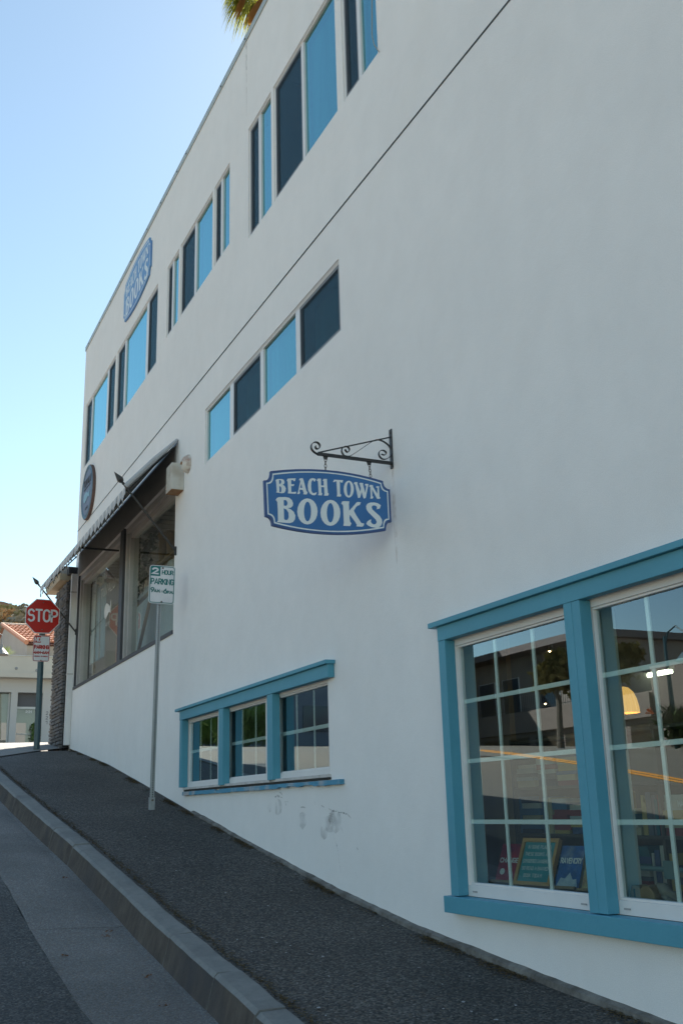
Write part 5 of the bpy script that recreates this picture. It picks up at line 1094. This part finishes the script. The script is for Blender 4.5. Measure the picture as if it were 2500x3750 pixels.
for k in range(3):
    mb=MB(); r_=cw*.55; N=5
    for h,rs_ in ((0,1.0),(rl_*1.02,.86)):
        for i in range(N+1):
            a=math.pi*i/N; mb.v.append(tuple(dn*h+side*(r_*rs_*math.cos(a))+nrm*(r_*rs_*math.sin(a)+(.07 if h==0 else .0))))
    for i in range(N): mb.f.append((i,i+1,N+2+i,N+1+i)); mb.mi.append(0)
    mb.f.append(tuple(reversed(range(N+1)))); mb.mi.append(0)
    tms.append(mb.mesh('roof_tile',TL[k]))
rr=random.Random(2)
for c_ in range(31):
    for r_ in range(rows):
        p=EV+side*(c_*cw*1.18+.1)+dn*(r_*rl_+rr.uniform(-.05,.05))+nrm*.02
        o=bpy.data.objects.new('roof_tile',tms[rr.choice((0,0,1,2))]); COL.objects.link(o); o.parent=th_; o.location=p-th_.location
mb=MB().tube([PK+nrm*.08+side*-.1,PK+side*(Y1-5.4)+nrm*.08],.16,8); mb.build('ridge_cap',pm('ridge_mortar',(.56,.46,.38),(.46,.35,.27),3,.9),th_)
MB().tube([EV-dn*.3+nrm*.08,PK+nrm*.08],.15,7).build('verge_tiles',TL[0],th_)
# street lamp on the left edge
def streetlamp(x,y,z0,zl,lb,mat,arm=(0,-.9)):
    t=thing('street_lamp',(x,y,z0),lb,'street lamp')
    MB().tube([(x,y,z0),(x,y,zl+.9)],[.09,.05],10).build('pole',mat,t)
    ax_,ay_=arm
    MB().tube([(x,y,zl+.6),(x+ax_*.2,y+ay_*.2,zl+1.0),(x+ax_*.6,y+ay_*.6,zl+1.15),(x+ax_,y+ay_,zl+.9),(x+ax_,y+ay_,zl+.5)],.03,8).build('arm',mat,t)
    MB().lathe([(0,.5),(.06,.48),(.08,.3),(.2,.18),(.34,.02),(.35,-.03),(.1,.0),(0,.0)],(x+ax_,y+ay_,zl),(0,0,1),18).build('lamp_shade',mat,t)
    return t
streetlamp(-50.0,1.35,4.6,8.62,'grey street lamp with a bell shade at the left edge in front of the storefront',pm('lamp_grey',(.24,.235,.23),None,rough=.5),(0,1.15))
# small palm tuft behind the parapet
def fan(mb,c,dirv,L,rr,n=16,droop=.5,spread=1.9,wd=.035):
    d=Vector(dirv).normalized(); s=d.cross(Vector((0,0,1)));
    s=s.normalized() if s.length>1e-3 else Vector((1,0,0))
    u=s.cross(d).normalized(); c=Vector(c)
    for k in range(n):
        a=-spread/2+spread*k/(n-1)+rr.gauss(0,.03); v=(d*math.cos(a)+s*math.sin(a)).normalized(); l=L*(1-.25*abs(a)/1.5)*rr.uniform(.85,1.08)
        p0=c; p1=c+v*l*.5+Vector((0,0,-droop*l*.08)); p2=c+v*l*.8+Vector((0,0,-droop*l*.28)); p3=c+v*l+Vector((0,0,-droop*l*.62))
        t=(v.cross(u)).normalized()*wd
        mb.add([p0,p1+t,p1-t,p2+t*.6,p2-t*.6,p3],[(0,1,2),(2,1,3,4),(4,3,5)])
yp=thing('yucca',(-63.5,4.6,9.6),'pale green spiky plant showing above the storefront parapet','plant')
mb=MB(); rr=random.Random(6)
for k in range(9): fan(mb,(-62.6,4.15,10.2),(rr.gauss(0,.5),rr.gauss(.1,.6),rr.uniform(.4,1)),1.0,rr,8,.3,.7,.02)
mb.build('leaves',pm('pale_yucca',(.30,.36,.12),(.22,.28,.08),4),yp)

# ------------------------------------------------------------------ hill with brush and a house on its crest
rr=random.Random(9)
def hz(x,y):
    d=min(max((-x-95)/60,0),1); s=d*d*(3-2*d)
    return gz(x)-.45+s*(17.6+2.2*math.sin(y*.03+1)+1.1*math.sin(y*.11)+.6*math.sin(x*.13+y*.07))
mb=MB(); X=[-95-8*i for i in range(30)]; Y=[-180+8*j for j in range(60)]
for x in X:
    for y in Y: mb.v.append((x,y,hz(x,y)))
for i in range(len(X)-1):
    for j in range(len(Y)-1): mb.f.append((i*60+j,i*60+j+1,(i+1)*60+j+1,(i+1)*60+j)); mb.mi.append(0)
tag(mb.build('hill',pm('dry_hillside',(.13,.11,.06),(.08,.085,.05),.08,.95,c3=(.16,.10,.05),scale3=.05),smooth=True),kind='structure')
mb=MB()
BR=[pm('brush_%s'%n,a,b_,.6,.9) for n,a,b_ in (('olive',(.20,.20,.11),(.26,.24,.13)),('rust',(.40,.25,.12),(.34,.23,.12)),('grey',(.24,.22,.17),(.30,.26,.20)))]
for k in range(420):
    x=rr.uniform(-168,-100); y=rr.uniform(2,34); r=rr.uniform(.8,2.0); m_=rr.choices((0,1,2),(4,3 if y<17 else 1.5,4))[0]; z=hz(x,y); mb.cur=m_
    for q in range(46):
        v=Vector((rr.gauss(0,1),rr.gauss(0,1),abs(rr.gauss(0,1)))).normalized()*r*rr.uniform(.6,1.05); c_=Vector((x,y,z+.1))+Vector((v.x,v.y,v.z*.75))
        a=Vector((rr.gauss(0,1),rr.gauss(0,1),rr.gauss(0,1))).normalized()*.30; b_=a.orthogonal()*.8
        mb.v+= [tuple(c_-a),tuple(c_+b_),tuple(c_+a),tuple(c_-b_)]; n=len(mb.v); mb.f.append((n-4,n-3,n-2,n-1)); mb.mi.append(m_)
tag(mb.build('hillside_brush',BR),'dense olive and rust coloured brush covering the hillside behind the stop sign','brush',kind='stuff')
hh=thing('hillside_house',(-172,18,31),'long house with a brown roof and blue glazing on the crest of the hill','house')
MB().box(-182,-170.5,4,19.6,26,33.55).build('wall',STW,hh)
MB().prism([(2,33.5),(20.6,33.5),(16.6,34.55),(13.5,34.75),(5,34.5)],(-183,0,0),(0,1,0),(0,0,1),(13.2,0,0)).build('roof',pm('brown_shingle',(.26,.17,.13),(.20,.13,.10),1.5,.9),hh)
gb=MB()
for y in (13.2,14.4,15.6,16.6): gb.box(-170.49,-170.42,y,y+.95,31.7,33.1)
gb.build('window',pm('blue_glazing',(.12,.24,.33),None,rough=.2),hh)
# ------------------------------------------------------------------ tall palm behind the roof line
pa=thing('palm_tree',(-24.6,5.6,2.8),'tall fan palm whose lower fronds hang into view above the parapet','palm tree')
rr=random.Random(31); PC=Vector((-25.4,6.25,27.55))
MB().tube([(-27.2,8.6,2.5),(-26.6,8.3,12),(-25.9,7.6,20),(-25.5,6.9,26.9)],[.30,.22,.19,.22],12).build('trunk',pm('palm_bark',(.16,.12,.09),(.10,.08,.06),12,.9,.5,20),pa)
g=MB(); d_=MB()
for k in range(26):
    az=k*2.399; el=rr.uniform(-.5,.9); dv=Vector((math.cos(az)*math.cos(el),math.sin(az)*math.cos(el),math.sin(el)))
    c_=PC+dv*.75; g.tube([PC,c_],[.02,.012],4); fan(g,c_,dv+Vector((0,0,-.35)),.95,rr,20,.9,2.2,.022)
for k in range(30):
    az=k*2.1+.3; dv=Vector((math.cos(az)*.62,math.sin(az)*.62,-1)).normalized()
    c_=PC+dv*.55+Vector((0,0,-.1)); d_.tube([PC,c_],[.02,.012],4); fan(d_,c_,dv,1.1,rr,18,.5,1.7,.024)
g2=MB()
for k in range(14):
    az=k*2.4+.9; dv=Vector((math.cos(az)*.75,math.sin(az)*.75,-.8)).normalized()
    c_=PC+dv*.6; g2.tube([PC,c_],[.02,.012],4); fan(g2,c_,dv,1.3,rr,22,.8,1.9,.02)
def leafmat(name,c,tc):
    m,nt,b=new(name); b.inputs['Base Color'].default_value=(*c,1); b.inputs['Roughness'].default_value=.55
    tr=nt.nodes.new('ShaderNodeBsdfTranslucent'); tr.inputs[0].default_value=(*tc,1); mx=nt.nodes.new('ShaderNodeMixShader'); mx.inputs[0].default_value=.5
    nt.links.new(b.outputs[0],mx.inputs[1]); nt.links.new(tr.outputs[0],mx.inputs[2]); nt.links.new(mx.outputs[0],nt.nodes['Material Output'].inputs[0]); return m
PG=leafmat('palm_green',(.12,.14,.03),(.30,.30,.05)); PD=leafmat('palm_dead',(.30,.18,.06),(.65,.34,.10))
g.build('crown',PG,pa); g2.build('lower_fronds',PG,pa); d_.build('dead_fronds',PD,pa)

# ------------------------------------------------------------------ the far side of the street (seen in the panes)
fb=thing('balcony_building',(-45,-37,3),'two storey brown building with an iron balcony seen mirrored in the shop panes','building')
FBY=-36.0
mb=MB(); mb.box(-75,-44,FBY-10,FBY,2.5,7.0); mb.build('ground_floor',pm('brown_stucco',(.22,.165,.14),(.19,.145,.12),.6,.9),fb)
MB().box(-75,-50,FBY-10,FBY-2.2,7.0,11.0).build('upper_floor',pm('tan_stucco',(.30,.25,.22),(.27,.22,.19),.6,.9),fb)
MB().box(-75.5,-49.4,FBY-10,FBY-.6,11.0,11.45).build('roof_slab',pm('roof_brown',(.17,.13,.12),None),fb)
MB().box(-75,-44,FBY,FBY+.25,5.6,6.9).build('sign_band',MT['brown_stucco'],fb)
sg=MB()
for x in xs(-73,-46,3.0): sg.box(x,x+2.2,FBY,FBY+.02,3.3,5.3)
sg.build('shopfront',pm('dark_shopfront',(.03,.025,.02),(.07,.045,.02),1.5,.4),fb)
for x in (-73,-69,-64.5,-61.5,-57,-53): 
    f_=MB().box(x-.08,x+1.98,FBY-2.2,FBY-2.14,7.25,9.65).build('window',VINYL,fb); MB().box(x,x+1.9,FBY-2.14,FBY-2.12,7.3,9.6).build('pane',pm('dark_glazing',(.02,.045,.07),None,rough=.15) if 'dark_glazing' not in MT else MT['dark_glazing'],f_)
rb=MB(); rb.box(-75,-50,FBY-.05,FBY,8.05,8.1); rb.box(-75,-50,FBY-.05,FBY,7.12,7.16)
for x in xs(-75,-50,.22): rb.box(x,x+.022,FBY-.04,FBY-.015,7.0,8.06)
rb.build('balcony_railing',IRON,fb)
lb2=thing('low_shop_building',(-33,-37,3),'low pink and white shop building with a stepped parapet seen mirrored in the shop panes','building')
MB().box(-44,-22,-46,FBY,2.0,8.3).build('wall',MT['brown_stucco'],lb2)
MB().box(-40,-34,-45,FBY+.1,8.3,9.6).build('stepped_parapet',pm('dusty_pink',(.45,.33,.30),None,rough=.8),lb2)
MB().box(-33,-22,-45.5,FBY+.4,7.7,8.6).build('parapet',STW,lb2)
q=MB()
for x in xs(-43,-24,3.2): q.box(x,x+2.4,FBY,FBY+.02,3.2,5.6)
q.build('shopfront',MT['dark_shopfront'],lb2)
def tree(x,y,z0,h,r,lb,seed,mat,cat='tree'):
    t=thing('street_tree',(x,y,z0),lb,cat,'street trees across the road'); rr=random.Random(seed)
    MB().tube([(x,y,z0),(x+.1,y,z0+h*.4),(x-.1,y+.1,z0+h*.75)],[.14,.10,.05],8).build('trunk',MT['palm_bark'],t)
    mb=MB()
    for k in range(26):
        c_=Vector((x+rr.gauss(0,r*.45),y+rr.gauss(0,r*.45),z0+h*.68+rr.gauss(0,r*.42)))
        for q in range(70):
            p=c_+Vector((rr.gauss(0,1),rr.gauss(0,1),rr.gauss(0,1)))*r*.17; a=Vector((rr.gauss(0,1),rr.gauss(0,1),rr.gauss(0,1))).normalized()*.13; b_=a.orthogonal()*.7
            mb.v+= [tuple(p-a),tuple(p+b_),tuple(p+a),tuple(p-b_)]; n=len(mb.v); mb.f.append((n-4,n-3,n-2,n-1)); mb.mi.append(0)
    mb.build('crown',mat,t)
OL=pm('olive_leaf',(.13,.12,.03),(.20,.15,.04),.8,.6)
tree(-31.8,-20.4,3.2,4.2,.9,'olive leaved street tree across the road, the one nearer the balcony building',1,OL)
tree(-26.6,-18.9,2.8,4.3,.8,'olive leaved street tree across the road, the one nearer the green lamp',2,OL)
streetlamp(-24.9,-19.6,2.8,5.4,'dark green street lamp with a bell shade across the road',GREENP,(.9,0))
def hedge(x0,x1,y0,y1,h,lb,seed,nl):
    rr=random.Random(seed); mb=MB()
    for k in range(nl):
        x=rr.uniform(x0,x1); y=rr.uniform(y0,y1); z=gz(x)-.1+h*rr.random()**.6*(1+.3*math.sin(x*1.7)); a=Vector((rr.gauss(0,.5),rr.gauss(0,.5),1)).normalized()*.28; b_=a.orthogonal().normalized()*.06; p=Vector((x,y,z))
        mb.v+= [tuple(p-a),tuple(p+b_),tuple(p+a),tuple(p-b_)]; n=len(mb.v); mb.f.append((n-4,n-3,n-2,n-1)); mb.mi.append(0)
    fl=MB()
    for k in range(9):
        x=rr.uniform(x0,x1); z=gz(x)+h*1.0
        for q in range(7):
            a=Vector((rr.gauss(0,1),rr.gauss(0,1),abs(rr.gauss(0,1)))).normalized()*.22; p=Vector((x,y1+.1,z)); fl.add([p,p+a+a.orthogonal()*.25,p+a*1.2],[(0,1,2)])
    t=thing('planting_bed',((x0+x1)/2,y1,gz((x0+x1)/2)),lb,'planting bed')
    mb.build('foliage',GRNL,t); fl.build('flowers',pm('orange_bloom',(.80,.16,.02),None) if 'orange_bloom' not in MT else MT['orange_bloom'],t)
hedge(-25.6,-19,-20.6,-19.2,.9,'long bed of strappy green plants with orange blooms along the far kerb',5,4500)
hedge(-59,-50,-17,-13,1.6,'tall green hedge with orange blooms at the far street corner',6,6000)
dh=thing('grey_house',(-64,-24,4),'dark grey gabled building beyond the hedge at the far street corner','building')
MB().box(-78,-64,-34,-6.5,4.5,15.5).build('wall',pm('blue_grey_wall',(.17,.19,.23),None,rough=.8),dh)  # unseen height and length added to block sky reflections in the shop glass
MB().prism([(-35,15.5),(-6,15.5),(-20,17.5)],(-79,0,0),(0,1,0),(0,0,1),(16,0,0)).build('roof',MT['roof_brown'],dh)

for yy in (-30,-25.5,-21,-16.5,-12):
    for zz in (6.2,9.4,12.4):
        MB().box(-64.0,-63.93,yy,yy+1.8,zz,zz+1.7).build('window',MT['dark_glazing'],dh)
